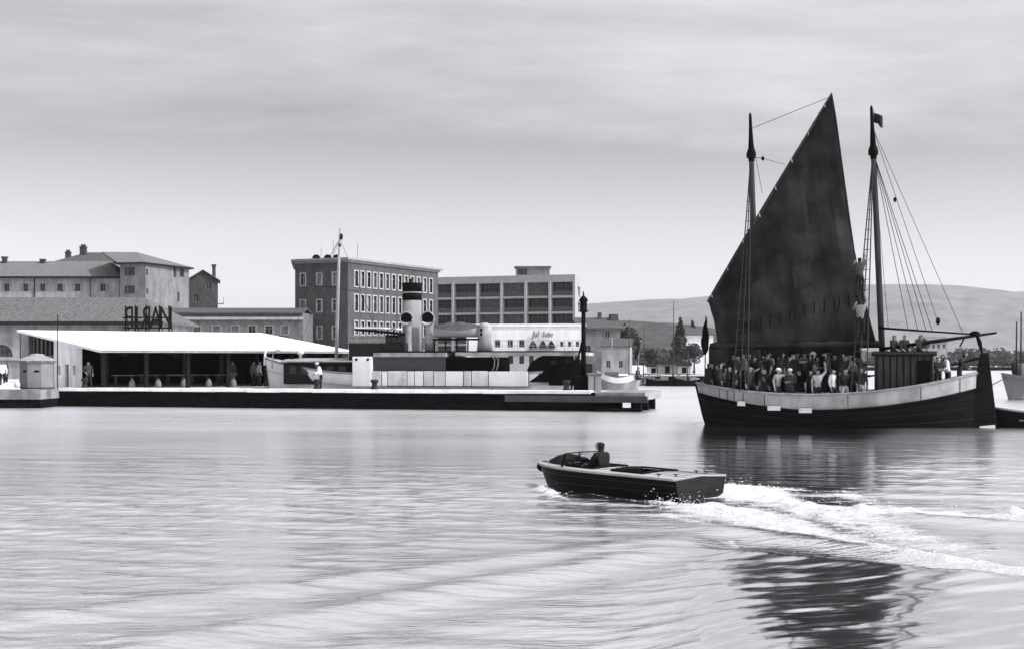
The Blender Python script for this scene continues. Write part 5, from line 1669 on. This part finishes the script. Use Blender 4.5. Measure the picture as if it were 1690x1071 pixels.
# strakes that show along the hull
for fr_ in (.35, .62, .84):
    lo_ = lambda t, f=fr_: -.3 + (low(t) + .3) * f
    k0, k1 = hull_grid(SL, s_sheer, lambda t: s_half(t) + .008, lo_, low, s_rake, n=40, m=1, keel=-.8, flare=.15, fl=.40)
    b = MB(); b.smooth = True
    for side in (k0, k1): b.tube([q[0] for q in side], .022, 5)
    b.build("strake", mat("worn_black_edge", 0.010, .7, .5, 2.0, stretch=(.5, 1, 1)), SHIP)
# rudder
ra_ = [sp(1618, 582), sp(1632, 582), sp(1636, 620), sp(1646, 700), sp(1604, 704), sp(1608, 630)]
b = MB(); b.slab([(q.x, -.11, q.z) for q in ra_][:4] + [(q.x, -.11, q.z) for q in ra_][4:], .22, (0, 1, 0)); rd = b.build("rudder", M_darkwood, SHIP, bevel=.03)
b = MB(); b.tube([(sp(1622, 590).x, 0, sp(1622, 590).z), (sp(1570, 602).x, .1, sp(1570, 602).z)], [.06, .04], 6); b.build("tiller", M_darkwood, rd)
b = MB(); b.slab([(SL - .35, -.1, -.8), (SL + .12, -.1, -.8), (SL + .1, -.1, 2.2), (SL - .12, -.1, 2.2)], .2, (0, 1, 0)); b.build("stern_post", M_hull, SHIP)
# deckhouse
a0, a1 = sp(1443, 600, -1.15).x, sp(1541, 600, -1.15).x
zt = Zp(585, 60.2)
MB().box(a0, a1, -1.15, 1.15, .85, zt).build("deckhouse", mat("brown_deckhouse", 0.04, .7, .45, 2.5, stretch=(5, 5, .6)), SHIP, bevel=.03)
b = MB(); b.smooth = True
rows = [[(a0 - .12 + (a1 - a0 + .24) * i / 5, -1.27 + 2.54 * j / 6, zt + .01 + .14 * math.sin(math.pi * j / 6)) for j in range(7)] for i in range(6)]
b.grid(rows); b.grid([[(x, y, z - .07) for x, y, z in r_] for r_ in rows], flip=True); b.tube([r_[0] for r_ in rows], .045, 5)
b.build("deckhouse_roof", M_tarp, SHIP)
b = MB(); 
for k in range(9):
    x = a0 + .1 + (a1 - a0 - .2) * k / 8; b.box(x - .03, x + .03, -1.185, -1.152, .9, zt - .05)
b.build("deckhouse_battens", M_darkwood, SHIP)
MB().box(a0 + 1.7, a0 + 2.25, -1.2, -1.153, .95, zt - .25).build("deckhouse_door", M_dark, SHIP)
# main hatch amidships
MB().box(1.6, 7.1, -.62, 1.25, .6, 1.42).build("hatch", M_deck, SHIP, bevel=.03)
# added dark screen on the far rail, blocking bright water behind the crowd, and the folded awning under the sail foot
b = MB(); b.smooth = True
rows = []
xa, xb = .45, sp(1418, 600, 1.7).x
for i in range(25):
    x = xa + (xb - xa) * i / 24; yy = s_half(x / SL) - .12
    rows.append([(x, yy + .05 * math.sin(i * 1.3 + j), s_sheer(x / SL) + .03 + (3.38 - s_sheer(x / SL)) * j / 5 - .05 * math.sin(i * .9) * (j == 5)) for j in range(6)])
b.grid(rows); b.build("dark_backing_screen", M_tarp, SHIP)
for k in range(6):
    x = xa + (xb - xa) * k / 5; MB().tube([(x, s_half(x / SL) - .06, s_sheer(x / SL) - .2), (x, s_half(x / SL) - .06, 3.45)], .03, 6).build("stanchion", M_darkwood, SHIP)  # posts carrying the added screen

# masts
def mast(base, top, r0, yo, hz):
    a, c = sp(*base, yo), sp(*top, yo); h_ = sp(*hz, yo)
    b = MB(); b.smooth = True
    dx = (c.x - a.x) / (c.z - a.z)
    def at(z): return (a.x + dx * (z - a.z), yo, z)
    b.tube([at(.6), at(a.z + (h_.z - a.z) * .5), at(h_.z)], [r0, r0 * .95, r0 * .82], 12); m_ = b.build("mast", M_spar, SHIP)
    b = MB(); b.smooth = True; b.tube([at(h_.z - .45), at(h_.z + .02), at((h_.z + c.z) / 2), at(c.z - .1), at(c.z)], [r0 * 1.02, r0 * 1.0, r0 * .62, r0 * .45, .03], 10); b.build("topmast", M_dark, m_)
    b = MB(); b.lathe([(r0 * 1.5, h_.z - .3), (r0 * 1.6, h_.z - .12), (r0 * 1.1, h_.z + .1)], 10, at(h_.z)[:2]); b.build("hounds", M_dark, m_)
    return at, h_.z, c.z, m_
fat, fh, ft, fm = mast((1249, 560), (1238, 187), .135, 0.0, (1240, 250))
mat_, mh, mt, mm_ = mast((1455, 560), (1438, 175), .135, 0.0, (1441, 245))
# sail on its yard
YO = -.45
ya, yb = sp(1169, 497, YO), sp(1373, 154, YO)
b = MB(); b.smooth = True
b.tube([ya + (ya - yb) * .005, ya * .7 + yb * .3, ya * .4 + yb * .6, yb], [.055, .085, .075, .035], 10); yd = b.build("yard", M_spar, SHIP)
leech = [(1373, 156), (1379, 190), (1386, 240), (1394, 300), (1402, 360), (1411, 420), (1424, 480), (1436, 530), (1447, 571)]
luff = [(1170, 499), (1176, 518), (1182, 545), (1186, 575)]
head0, head1 = (1171, 500), (1373, 156)
foot0, foot1 = (1186, 575), (1447, 571)
def lerp2(pts, t_):
    n_ = len(pts) - 1; k = min(int(t_ * n_), n_ - 1); q = t_ * n_ - k
    return (pts[k][0] + (pts[k+1][0] - pts[k][0]) * q, pts[k][1] + (pts[k+1][1] - pts[k][1]) * q)
NU, NV = 30, 26
rows = []
for i in range(NU + 1):
    u_ = i / NU; row = []
    hp = (head0[0] + (head1[0] - head0[0]) * u_, head0[1] + (head1[1] - head0[1]) * u_)
    fpx = (foot0[0] + (foot1[0] - foot0[0]) * u_, foot0[1] + (foot1[1] - foot0[1]) * u_ - 4 * math.sin(math.pi * u_))
    for j in range(NV + 1):
        v_ = j / NV
        lf, le = lerp2(luff, v_), lerp2(leech, v_)
        # Coons patch between yard, foot, luff and leech
        px = (hp[0] * (1 - v_) + fpx[0] * v_) + (lf[0] * (1 - u_) + le[0] * u_) - (head0[0] * (1 - u_) * (1 - v_) + head1[0] * u_ * (1 - v_) + foot0[0] * (1 - u_) * v_ + foot1[0] * u_ * v_)
        py = (hp[1] * (1 - v_) + fpx[1] * v_) + (lf[1] * (1 - u_) + le[1] * u_) - (head0[1] * (1 - u_) * (1 - v_) + head1[1] * u_ * (1 - v_) + foot0[1] * (1 - u_) * v_ + foot1[1] * u_ * v_)
        belly = .42 * math.sin(math.pi * u_) * math.sin(math.pi * min(v_ * .95 + .02, 1)) + .035 * math.sin(u_ * 31 + 9 * v_) * math.sin(math.pi * v_) * (1 - u_ * .5) + .055 * math.sin(u_ * 13 - 17 * v_) * math.sin(math.pi * min(1, v_ + .1)) + .05 * math.sin(u_ * 7 + 11 * v_) * u_ * (1 - u_)
        p3 = sp(px, py, YO)
        row.append((p3.x, YO - .03 - belly, p3.z))
    rows.append(row)
b = MB(); b.smooth = True; b.grid(rows)
sail = b.build("sail", M_sail, SHIP)
so = sail.modifiers.new("thick", 'SOLIDIFY'); so.thickness = .012
# a slightly translucent cloth
nt = M_sail.node_tree; bs = nt.nodes["Principled BSDF"]
b = MB(); b.smooth = True
for i in range(3, NU, 3):                       # cloth seams
    b.tube([(q[0], q[1] - .012, q[2]) for q in rows[i]], .006, 4)
b.build("sail_seam", mat("seam_thread", 0.022, .95, .3, 5), sail)
b = MB(); b.smooth = True
b.tube([rows[i][0] for i in range(NU + 1)], .022, 5); b.tube([rows[i][-1] for i in range(NU + 1)], .028, 5); b.tube(rows[0], .022, 5); b.tube(rows[-1], .022, 5)
b.build("bolt_rope", M_rope, sail)
for i0_, j0_, di, dj in ((9, 9, 3, 3), (17, 14, 4, 3), (22, 7, 2, 4), (6, 17, 4, 2), (24, 19, 3, 3), (14, 5, 2, 2)):   # patches sewn on
    b = MB(); b.smooth = True
    b.grid([[(rows[i][j][0], rows[i][j][1] - .014, rows[i][j][2]) for j in range(j0_, j0_ + dj + 1)] for i in range(i0_, i0_ + di + 1)])
    b.build("sail_patch", mat("newer_sailcloth", 0.019, .95, .6, .9, spec=.02), sail)
for k in range(13):                              # reef points hanging in a row
    i = 6 + int(k * 1.8); q = rows[i][20]
    b = MB(); b.tube([(q[0], q[1] - .02, q[2] + .22), (q[0] + .02, q[1] - .05, q[2] - .05), (q[0] - .01, q[1] - .03, q[2] - .35)], .018, 4); b.build("reef_point", M_dark, sail)
for k in range(22):                              # lashings of the sail to the yard
    q = ya + (yb - ya) * ((k + .7) / 23.0)
    b = MB(); b.tube([(q.x - .03, q.y - .1, q.z + .05), (q.x + .03, q.y - .10, q.z - .12)], .022, 4); b.build("robband", M_band if k % 3 == 0 else M_rope, yd)
# boom at the sail foot with folded cloth
a_, c_ = sp(1172, 574, -.5), sp(1452, 571, -.5)
b = MB(); b.smooth = True; b.tube([a_, a_ * .5 + c_ * .5, c_], [.06, .09, .07], 8); b.build("boom", M_darkwood, SHIP)
b = MB(); b.smooth = True
pts = [a_ + (c_ - a_) * (k / 24) + Vector((0, -.03, .10 + .03 * math.sin(k * 1.9))) for k in range(25)]
b.tube(pts, [.05 + .05 * abs(math.sin(k * .8)) + .05 for k in range(25)], 8); b.build("furled_cloth", M_sail, SHIP)
# spars over the stern
a_, c_ = sp(1449, 541, -.2), sp(1612, 552, -.2)
b = MB(); b.smooth = True; b.tube([a_, c_], [.05, .035], 8); b.build("spar", M_darkwood, SHIP)
a_, c_ = sp(1453, 576, -.3), sp(1645, 549, -.3)
b = MB(); b.smooth = True; b.tube([a_, a_ * .5 + c_ * .5, c_], [.065, .08, .045], 8); b.build("mizzen_boom", M_darkwood, SHIP)
b = MB(); b.smooth = True
b.tube([sp(1612, 552, -.3), sp(1617, 566, -.2), sp(1621, 583, 0)], [.06, .1, .045], 6); b.ball(sp(1609, 551, -.3), (.22, .12, .13), 8, 6); b.tube([sp(1592, 556, -.3), sp(1584, 572, -.6)], .035, 5)
b.build("sheet_tackle", M_dark, SHIP)
# rigging
def line(p, q, r_=.014, sag=0.0, name="stay"):
    mid = (Vector(p) + Vector(q)) / 2 - Vector((0, 0, sag))
    b = MB(); b.tube([p, mid, q] if sag else [p, q], r_, 4); b.build(name, M_rope, SHIP)
def shrouds(at, hz, feet, yo_list):
    """ladder-like shrouds with ratlines"""
    top = Vector(at(hz - .1))
    fe = [sp(px, 575, yo) for px, yo in feet]
    fe = [Vector((q.x, q.y, s_sheer(q.x / SL) + .05)) for q in fe]
    for q in fe: line(top + (q - top) * .01, q, .026, name="shroud")
    L_ = top.z - fe[0].z; n_ = int(L_ / .42)
    for k in range(2, n_):
        v_ = 1 - k / n_
        a = fe[0] + (top - fe[0]) * v_; c = fe[1] + (top - fe[1]) * v_
        if v_ > .93: continue
        line(a, c, .018, name="ratline")
        if len(fe) > 2 and k % 1 == 0: line(c, fe[2] + (top - fe[2]) * v_, .011, name="ratline")
shrouds(fat, fh, ((1209, -1.7), (1222, -1.78), (1234, -1.85)), None)
shrouds(mat_, mh, ((1404, -1.8), (1417, -1.84), (1430, -1.88)), None)
for px in (1258, 1268):
    q = sp(px, 575, 1.6); line(fat(fh - .1), (q.x, 1.6, s_sheer(q.x / SL)), .016, name="shroud")
mtop = Vector(mat_(mh - .2)); mtt = Vector(mat_(mt - .9))
for px, py, st_ in ((1499, 545, mtop), (1515, 546, mtop), (1529, 547, mtop), (1539, 548, mtop)):
    line(st_, sp(px, py, -.6 - (px - 1499) * .01), .014)
line(mtt, sp(1549, 535, -.4), .012); line(mtt, sp(1590, 552, -.2), .011); line(mtop, sp(1466, 541, -.2), .01)
b = MB(); b.ball(sp(1548, 530, -.4), (.09, .09, .16), 8, 6); b.build("block", M_dark, SHIP)
b = MB(); b.ball(sp(1477, 330, -.25), (.07, .07, .11), 8, 6); b.build("block", M_dark, SHIP)
line(fat(ft - .7), tuple(yb * .98 + ya * .02), .012)
q = fat(fh - .25)
line(q, sp(1259, 262, -.2), .013); line(sp(1259, 262, -.2), sp(1296, 272, -.35), .009)
b = MB(); b.ball(sp(1259, 262, -.2), (.07, .07, .1), 8, 6); b.build("block", M_dark, SHIP)
line(fat(fh + 1.0), sp(1258, 320, -.2), .01)
# flag at the mizzen head
f0 = Vector(mat_(mt - .25))
b = MB(); b.smooth = True
rows_ = [[(f0.x + .10 + .36 * i / 6, f0.y + .05 * math.sin(i * 1.3), f0.z - .05 - .16 * i / 6 - .42 * j / 3 - (.10 if j == 3 and i > 3 else 0)) for j in range(4)] for i in range(7)]
b.grid(rows_); fl = b.build("flag", M_tarp, SHIP); so = fl.modifiers.new("thick", 'SOLIDIFY'); so.thickness = .008
b = MB(); b.tube([(f0.x + .09, f0.y, f0.z + .1), (f0.x + .09, f0.y, f0.z - .7)], .012, 5); b.build("flag_halyard", M_rope, fl)
# furled dark ensign on a staff at the bow
a_, c_ = sp(1163, 585, .2), sp(1165, 522, .2)
b = MB(); b.tube([(a_.x, .2, 1.4), c_], .025, 6); es = b.build("bow_staff", M_darkwood, SHIP)
b = MB(); b.smooth = True
n_ = 8; b.tube([c_ + (a_ - c_) * (k / n_) + Vector((.02 * math.sin(k * 2), 0, 0)) for k in range(n_ + 1)], [.02, .05, .09, .13, .16, .18, .17, .14, .06], 8); b.build("furled_flag", M_dark, es)

# ------------------------------------------------------------------ people aboard
W_ = Matrix.Translation(S0) @ Matrix.Rotation(SR, 4, 'Z')
def aboard(px, yo, z=None):
    q = sp(px, 600, yo); zz = deck_z(q.x) if z is None else z
    return W_ @ Vector((q.x, yo, zz))
ROWN = {-.95: "at the ship's near rail", -.35: "in the ship's second row", .3: "in the ship's third row", .95: "at the ship's far rail"}
ORD = ["first", "second", "third", "fourth", "fifth", "sixth", "seventh", "eighth", "ninth", "tenth", "eleventh", "twelfth", "thirteenth", "fourteenth", "fifteenth", "sixteenth", "seventeenth", "eighteenth", "nineteenth", "twentieth"]
rng = random.Random(21)
poses = ['stand', 'crossed', 'hip', 'stand', 'lean', 'stand', 'walk', 'point']
k = 0
for yo in (-.95, -.35, .3, .95):
    nth = 0
    for px in np.arange(1154, 1438, 16 if yo < 0 else 19):
        pxx = px + rng.uniform(-7, 7)
        q = sp(pxx, 600, yo)
        if q.x < .35 or abs(yo) > s_half(q.x / SL) - .25: continue
        if yo == -.95 and any(abs(pxx - s) < 11 for s in (1283, 1303, 1349, 1375, 1394, 1420)): continue
        zz = deck_z(q.x)
        if 1.6 < q.x < 7.1 and -.6 < yo < 1.2: zz = 1.42
        tone = rng.choice((.01, .015, .02, .03, .05, .12))
        hat_ = (.35, .2, .02)[k % 3] if k % 7 == 4 else None
        crowd = "%s clothed passenger%s %s, %s from the bow" % ("grey" if tone > .1 else "dark", " in a cap" if hat_ else "", ROWN[yo], ORD[nth]); nth += 1
        person(crowd, aboard(pxx, yo, zz), rng.uniform(-2.2, 2.2), poses[k % 8], tone, rng.choice((.01, .02, .03)), hat=hat_, group="passengers crowding the deck", scale=rng.uniform(.9, 1.02), sleeves=rng.random() < .6)
        k += 1
person("person in a white cap and pale shirt near midships on the ship", aboard(1283, -1.2), R(40), 'point', .20, .04, hat=.6)
person("person with bare raised arm amid the crowd on the ship", aboard(1349, -1.15), R(10), 'wave', .3, .03, sleeves=False)
person("person in bright white shirt and dark trousers on the ship", aboard(1374, -1.2), R(50), 'stand', .5, .02)
person("person in dark top and pale trousers pointing on the ship", aboard(1394, -1.1), R(15), 'point', .02, .38)
person("person in dark coat and pale trousers beside the deckhouse", aboard(1421, -1.15), R(-20), 'hip', .02, .42)
person("person with pale face in dark jacket next to the white cap", aboard(1304, -1.25), R(-30), 'crossed', .04, .04, hat=.4)
person("crew member in pale shirt bending at the tiller", aboard(1565, -.5), R(-80), 'lean', .45, .03, scale=1.0)
person("dark dressed crew member standing behind the deckhouse", aboard(1548, -.9), R(10), 'crossed', .02, .02)
person("dark dressed crew member leaning on the stern rail", aboard(1583, .3), R(60), 'lean', .04, .03)
for px, lab in ((1474, "passenger seated on the deckhouse roof, nearest the mizzen mast"), (1492, "passenger seated in the middle of the deckhouse roof"), (1518, "passenger seated on the after end of the deckhouse roof")):
    person(lab, aboard(px, -.3, zt + .12), R(px * 7 % 80 - 40), 'sit', .03, .03, sink=.82, scale=.9)
q = sp(1419, 490, -1.55)
def shroud_pt(px, py):
    q = sp(px, py, -1.3); return q
c1 = sp(1419, 492, -1.25); c2 = sp(1420, 562, -1.5)
person("crew member in dark clothes climbing high on the mizzen shrouds", W_ @ Vector((c1.x, c1.y - .05, c1.z)), SR + R(180), 'climb', .05, .015, sleeves=False)
person("crew member in pale shirt climbing low on the mizzen shrouds", W_ @ Vector((c2.x, c2.y - .12, c2.z)), SR + R(180), 'climb', .14, .012)

# ------------------------------------------------------------------ dark rowing boat astern
RB0 = (X(1634, 59.3), 59.3, 0.0)
RB = thing("rowing_boat", "dark rowing boat lying astern of the sailing ship at right edge", "boat", RB0, R(-10))
def rb_half(t): return .75 * max(0.02, 1 - abs(2 * t - 1) ** 2.4) ** .7
def rb_sheer(t): return .50 + .35 * (1 - t) ** 2.2 + .12 * t ** 3
def rb_rake(t, v): return (1 - v) * (.3 * (1 - t) ** 4)
b = MB(); b.smooth = True
p_, s_ = hull_grid(4.4, rb_sheer, rb_half, lambda t: -.25, rb_sheer, rb_rake, keel=-.28, flare=.2, n=22)
b.grid(p_); b.grid(s_, flip=True); b.build("hull", M_hull, RB)
b = MB(); b.smooth = True
i0, i1 = hull_grid(4.4, rb_sheer, lambda t: max(.01, rb_half(t) - .05), lambda t: .05, rb_sheer, rb_rake, keel=-.28, flare=.2, n=22, m=3); b.grid(i0, flip=True); b.grid(i1); b.grid([[p[0], q[0]] for p, q in zip(i0, i1)]); b.build("inner_planking", M_darkwood, RB)
b = MB(); b.smooth = True
for side in (p_, s_): b.tube([(q[-1][0], q[-1][1], q[-1][2] + .015) for q in side], .04, 6)
b.build("gunwale", M_band, RB)
for xx in (1.2, 2.4, 3.4): MB().box(xx - .12, xx + .12, -rb_half(xx / 4.4) * .86, rb_half(xx / 4.4) * .86, .30, .34).build("thwart", M_deck, RB)

# ------------------------------------------------------------------ the motor boat
MO = thing("motor_boat", "dark varnished motor boat speeding left with a pale deck", "motor boat", (BOAT.x, BOAT.y, 0), BOAT_RZ)
ML = 4.55
def m_half(x):
    t_ = x / ML
    return .86 * (1 - .06 * (1 - t_)) * max(0.0, 1 - max(0, (t_ - .45) / .55) ** 2.4) ** .72 + .012
def m_deck(x): return .41 + .07 * (x / ML) + .03 * max(0, x / ML - .3) ** 1.6
def m_rake(x, z): return -max(0, x / ML) ** 6 * (1 - (z + .2) / (m_deck(x) + .2)) * .30
NS = 34
xs = [ML * (0.5 - .5 * math.cos(math.pi * (.12 + .88 * i / NS))) for i in range(NS + 1)]
x_first = xs[0]; xs = [(x - x_first) / (ML - x_first) * ML for x in xs]
def m_side(x, z, s):
    v = (z + .2) / (m_deck(x) + .2); v = max(0.0, min(1.0, v))
    y = m_half(x) * (.80 + .20 * v ** .8) * (1 if x < ML * .6 else (1 - (1 - v) * .40 * ((x / ML - .6) / .4) ** 1.2))
    return (x + m_rake(x, z), s * y, z)
b = MB(); b.smooth = True
for s in (-1, 1):
    g_ = [[m_side(x, -.2 + (m_deck(x) + .2) * j / 6, s) for j in range(7)] for x in xs]
    b.grid(g_, flip=(s < 0))
b.grid([[m_side(x, -.2, -1), m_side(x, -.2, 1)] for x in xs])
hull = b.build("hull", mat("dark_mahogany", 0.005, .5, .5, 2.5, stretch=(.6, 4, 4), spec=.05), MO)
b = MB()
tr = [m_side(0, -.2 + (m_deck(0) + .2) * j / 5, -1) for j in range(6)] + [(0, -.5, m_deck(0) + .035), (0, 0, m_deck(0) + .05), (0, .5, m_deck(0) + .035)] + [m_side(0, -.2 + (m_deck(0) + .2) * j / 5, 1) for j in range(5, -1, -1)]
b.slab([(-.012, y, z) for _, y, z in tr], .03, (1, 0, 0)); b.build("transom", mat("worn_mahogany", 0.013, .5, .5, 3.0, stretch=(1, .6, 5)), MO)
for zz in (.38, .72):                     # plank seams along the sides
    for s in (-1, 1):
        b = MB(); b.smooth = True
        b.tube([Vector(m_side(x, -.2 + (m_deck(x) + .2) * (zz * .75 + .25), s)) + Vector((0, s * .002, 0)) for x in xs[:-2]], .007, 4)
        b.build("plank_seam", mat("seam_varnish", 0.014, .5, .5, 4.0, spec=.2), hull)
# deck with two cockpits
VN = 14
C1 = (1.05, 1.95, .66)       # aft cockpit: from x, to x, half width as share of the beam
C2 = (2.45, 3.32, .66)       # helmsman's cockpit
dx = sorted(set([round(x, 4) for x in xs] + [C1[0], C1[1], C2[0], C2[1]]))
vs_ = sorted(set([-1 + 2 * j / VN for j in range(VN + 1)] + [-.66, .66]))
def dk_pt(x, v): return (x, v * m_half(x), m_deck(x) + .05 * (1 - v * v) * min(1, m_half(x) / .5))
def hole(x, v):
    for c in (C1, C2):
        if c[0] < x < c[1] and abs(v) < c[2]: return True
    return False
b = MB(); b.smooth = True
for i in range(len(dx) - 1):
    for j in range(len(vs_) - 1):
        if hole((dx[i] + dx[i+1]) / 2, (vs_[j] + vs_[j+1]) / 2): continue
        b.add([dk_pt(dx[i], vs_[j]), dk_pt(dx[i+1], vs_[j]), dk_pt(dx[i+1], vs_[j+1]), dk_pt(dx[i], vs_[j+1])], [(0, 1, 2, 3)])
deck = b.build("deck", mat("pale_varnished_deck", 0.30, .45, .25, 3.0, stretch=(.5, 10, 1)), MO)
b = MB(); b.smooth = True                      # king plank and seams
for v in (-.8, -.55, -.3, 0, .3, .55, .8):
    for (xa, xb) in ((.02, C1[0]), (C1[1], C2[0]), (C2[1], ML - .25)):
        if abs(v) > .66 : continue
        b.tube([Vector(dk_pt(xa + (xb - xa) * k / 6, v)) + Vector((0, 0, .0)) for k in range(7)], .006, 4)
b.build("deck_seam", M_dark, deck)
b = MB(); b.smooth = True
for s in (-1, 1): b.tube([(x, s * (m_half(x) + .008), m_deck(x)) for x in xs], .03, 6)
b.tube([(-.01, -m_half(0), m_deck(0)), (-.01, 0, m_deck(0) + .05), (-.01, m_half(0), m_deck(0))], .02, 6)
b.build("gunwale", mat("pale_rail", 0.27, .4, .15, 4), MO)
for c in (C1, C2):
    well = MB()
    n_ = 8
    ring = [(c[0], -c[2]), (c[1], -c[2]), (c[1], c[2]), (c[0], c[2])]
    top = []
    for (xa, va), (xb, vb) in zip(ring, ring[1:] + ring[:1]):
        for q in range(n_):
            top.append((xa + (xb - xa) * q / n_, va + (vb - va) * q / n_))
    tp = [dk_pt(*q) for q in top]; bt = [(q[0], q[1], -.02) for q in tp]
    well.add(tp + bt, [(i, (i + 1) % len(tp), len(tp) + (i + 1) % len(tp), len(tp) + i) for i in range(len(tp))] + [tuple(range(len(tp), 2 * len(tp)))])
    wo = well.build("cockpit", M_dark, MO)
    cm = MB(); cm.smooth = True
    cm.tube([Vector(q) + Vector((0, 0, .025)) for q in tp] + [Vector(tp[0]) + Vector((0, 0, .025))], .022, 6); cm.build("coaming", M_darkwood, wo)
    sx = c[0] + .08
    MB().box(sx, sx + .38, -.5, .5, .0, .22).box(sx - .04, sx + .07, -.5, .5, .22, .48).build("seat", M_tarp, wo, bevel=.03)
# windscreen, dark dash cowl, wheel
xw = C2[1] + .02
zc = m_deck(xw) + .04
b = MB()
b.tube([(xw - .02, -.62, zc - .02), (xw - .10, -.60, zc + .27)], .024, 6); b.tube([(xw - .02, .62, zc - .02), (xw - .10, .60, zc + .27)], .024, 6); b.tube([(xw + .12, 0, zc + .0), (xw + .02, 0, zc + .27)], .018, 6)
b.tube([(xw - .10, -.60, zc + .27), (xw + .02, 0, zc + .27), (xw - .10, .60, zc + .27)], .012, 6); ws = b.build("windscreen_frame", M_dark, MO)
gm = bpy.data.materials.new("windscreen_glass"); gm.use_nodes = True
gb = gm.node_tree.nodes["Principled BSDF"]; gb.inputs['Transmission Weight'].default_value = 1.0; gb.inputs['Roughness'].default_value = .03; gb.inputs['IOR'].default_value = 1.1
b = MB()
for s in (-1, 1):
    b.slab([(xw - .02, s * .6, zc), (xw + .12, 0, zc + .01), (xw + .02, 0, zc + .26), (xw - .10, s * .58, zc + .26)], .006, (1, 0, 0))
b.build("glass", gm, ws)
b = MB(); b.smooth = True
rows_ = []
for i in range(8):
    x = C2[1] + .06 + .70 * i / 7
    hh = .20 * math.sin(math.pi * min(1, (i + .9) / 8.4)) ** .6
    rows_.append([(x, m_half(x) * .62 * (2 * j / 8 - 1), m_deck(x) + .045 + hh * max(0, 1 - (2 * j / 8 - 1) ** 2) ** .5 + .012 * math.sin(i * 2.1 + j * 1.7)) for j in range(9)])
b.grid(rows_); b.build("spray_hood", M_tarp, MO)
b = MB(); b.smooth = True
wc = Vector((C2[0] + .58, .16, .52))
b.tube([wc + Vector((.05 * math.sin(a) , .17 * math.cos(a), .16 * math.sin(a))) for a in [k * math.pi / 8 for k in range(17)]], .014, 6)
b.tube([wc, wc + Vector((.22, 0, -.08))], .02, 6); b.build("steering_wheel", M_dark, MO)
# fittings
b = MB(); b.smooth = True; b.tube([(ML - .16, 0, m_deck(ML) - .05), (ML + .04, 0, m_deck(ML) - .10)], .10, 10); b.ball((ML - .02, 0, m_deck(ML) - .10), (.12, .13, .11), 10, 6); b.build("bow_fender", M_dark, MO)
for x, y in ((ML - .35, 0), (.25, .5), (.25, -.5), (.6, -.62), (.6, .62)):
    z = dk_pt(x, y / max(m_half(x), .1))[2]
    b = MB(); b.smooth = True; b.tube([(x - .06, y, z + .045), (x + .06, y, z + .045)], .012, 6); b.tube([(x, y, z - .01), (x, y, z + .045)], .014, 6); b.build("cleat", M_iron, MO)
q = Matrix.Translation((BOAT.x, BOAT.y, 0)) @ Matrix.Rotation(BOAT_RZ, 4, 'Z') @ Vector((C2[0] + .22, .05, .14))
person("dark haired driver in a dark jacket at the wheel of the motor boat", q, BOAT_RZ + R(90), 'drive', .015, .02, sink=.80, scale=1.0)

# ------------------------------------------------------------------ small craft along the far quay
for k, (px, D, ln, col, lab, mh_) in enumerate(((1068, 158, 4.2, M_band, "pale skiff with a thin mast moored at the far quay", 6.5), (1092, 157, 3.6, M_hull, "dark skiff moored along the far quay below the hut", 0), (1118, 159, 5.0, M_plaster_d, "grey sloop with a tall mast moored at the far quay", 9.5), (1140, 156, 3.4, M_hull, "dark skiff moored nearest the sailing ship's bow", 4.0), (1046, 160, 4.6, M_band, "pale boat moored behind the launch's flag staff", 7.5))):
    t = thing("moored_skiff", lab, "boat", (X(px, D) - ln / 2, D, 0), R(k * 7 - 12), "small craft along the far quay")
    hf = lambda t_: .7 * max(.02, 1 - abs(2 * t_ - 1) ** 2.4) ** .7
    sh_ = lambda t_: .62 + .25 * (2 * t_ - 1) ** 2
    p_, s_ = hull_grid(ln, sh_, hf, lambda t_: -.2, sh_, lambda t_, v: 0, keel=-.25, flare=.2, n=14, m=4)
    b = MB(); b.smooth = True; b.grid(p_); b.grid(s_, flip=True); b.build("hull", col, t)
    b = MB(); b.grid([[(q[-1][0], q[-1][1] * .95, q[-1][2] - .15), (q[-1][0], -q[-1][1] * .95, q[-1][2] - .15)] for q in p_]); b.build("deck", M_deck, t)
    MB().box(ln * .45, ln * .7, -.3, .3, .5, 1.0).build("cuddy", M_plaster_d, t, bevel=.04)
    if mh_:
        b = MB(); b.smooth = True; b.tube([(ln * .4, 0, .4), (ln * .4 + .1, 0, mh_)], [.06, .035], 6); ms_ = b.build("mast", M_spar, t)
        b = MB(); b.smooth = True; b.tube([(ln * .42, 0, 1.3), (ln * .95, 0, 1.25)], [.10, .06], 6); b.build("furled_sail", M_canvas_g, t)

# ------------------------------------------------------------------ the hazy air over the harbour
hz = MB().box(-4800, 6200, -90, 7400, -3.6, 375).mesh("haze", [])
hm = bpy.data.materials.new("haze"); hm.use_nodes = True
hn = hm.node_tree
for n in list(hn.nodes):
    if n.type != 'OUTPUT_MATERIAL': hn.nodes.remove(n)
pv = hn.nodes.new("ShaderNodeVolumePrincipled")
pv.inputs['Color'].default_value = (0.97, 0.97, 0.99, 1)
pv.inputs['Density'].default_value = HAZE
pv.inputs['Anisotropy'].default_value = 0.2
hn.links.new(pv.outputs[0], hn.nodes["Material Output"].inputs['Volume'])
hz.materials.clear(); hz.materials.append(hm)
tag(link("haze", hz), "thin pale haze over the harbour and hills", "haze", kind='stuff')
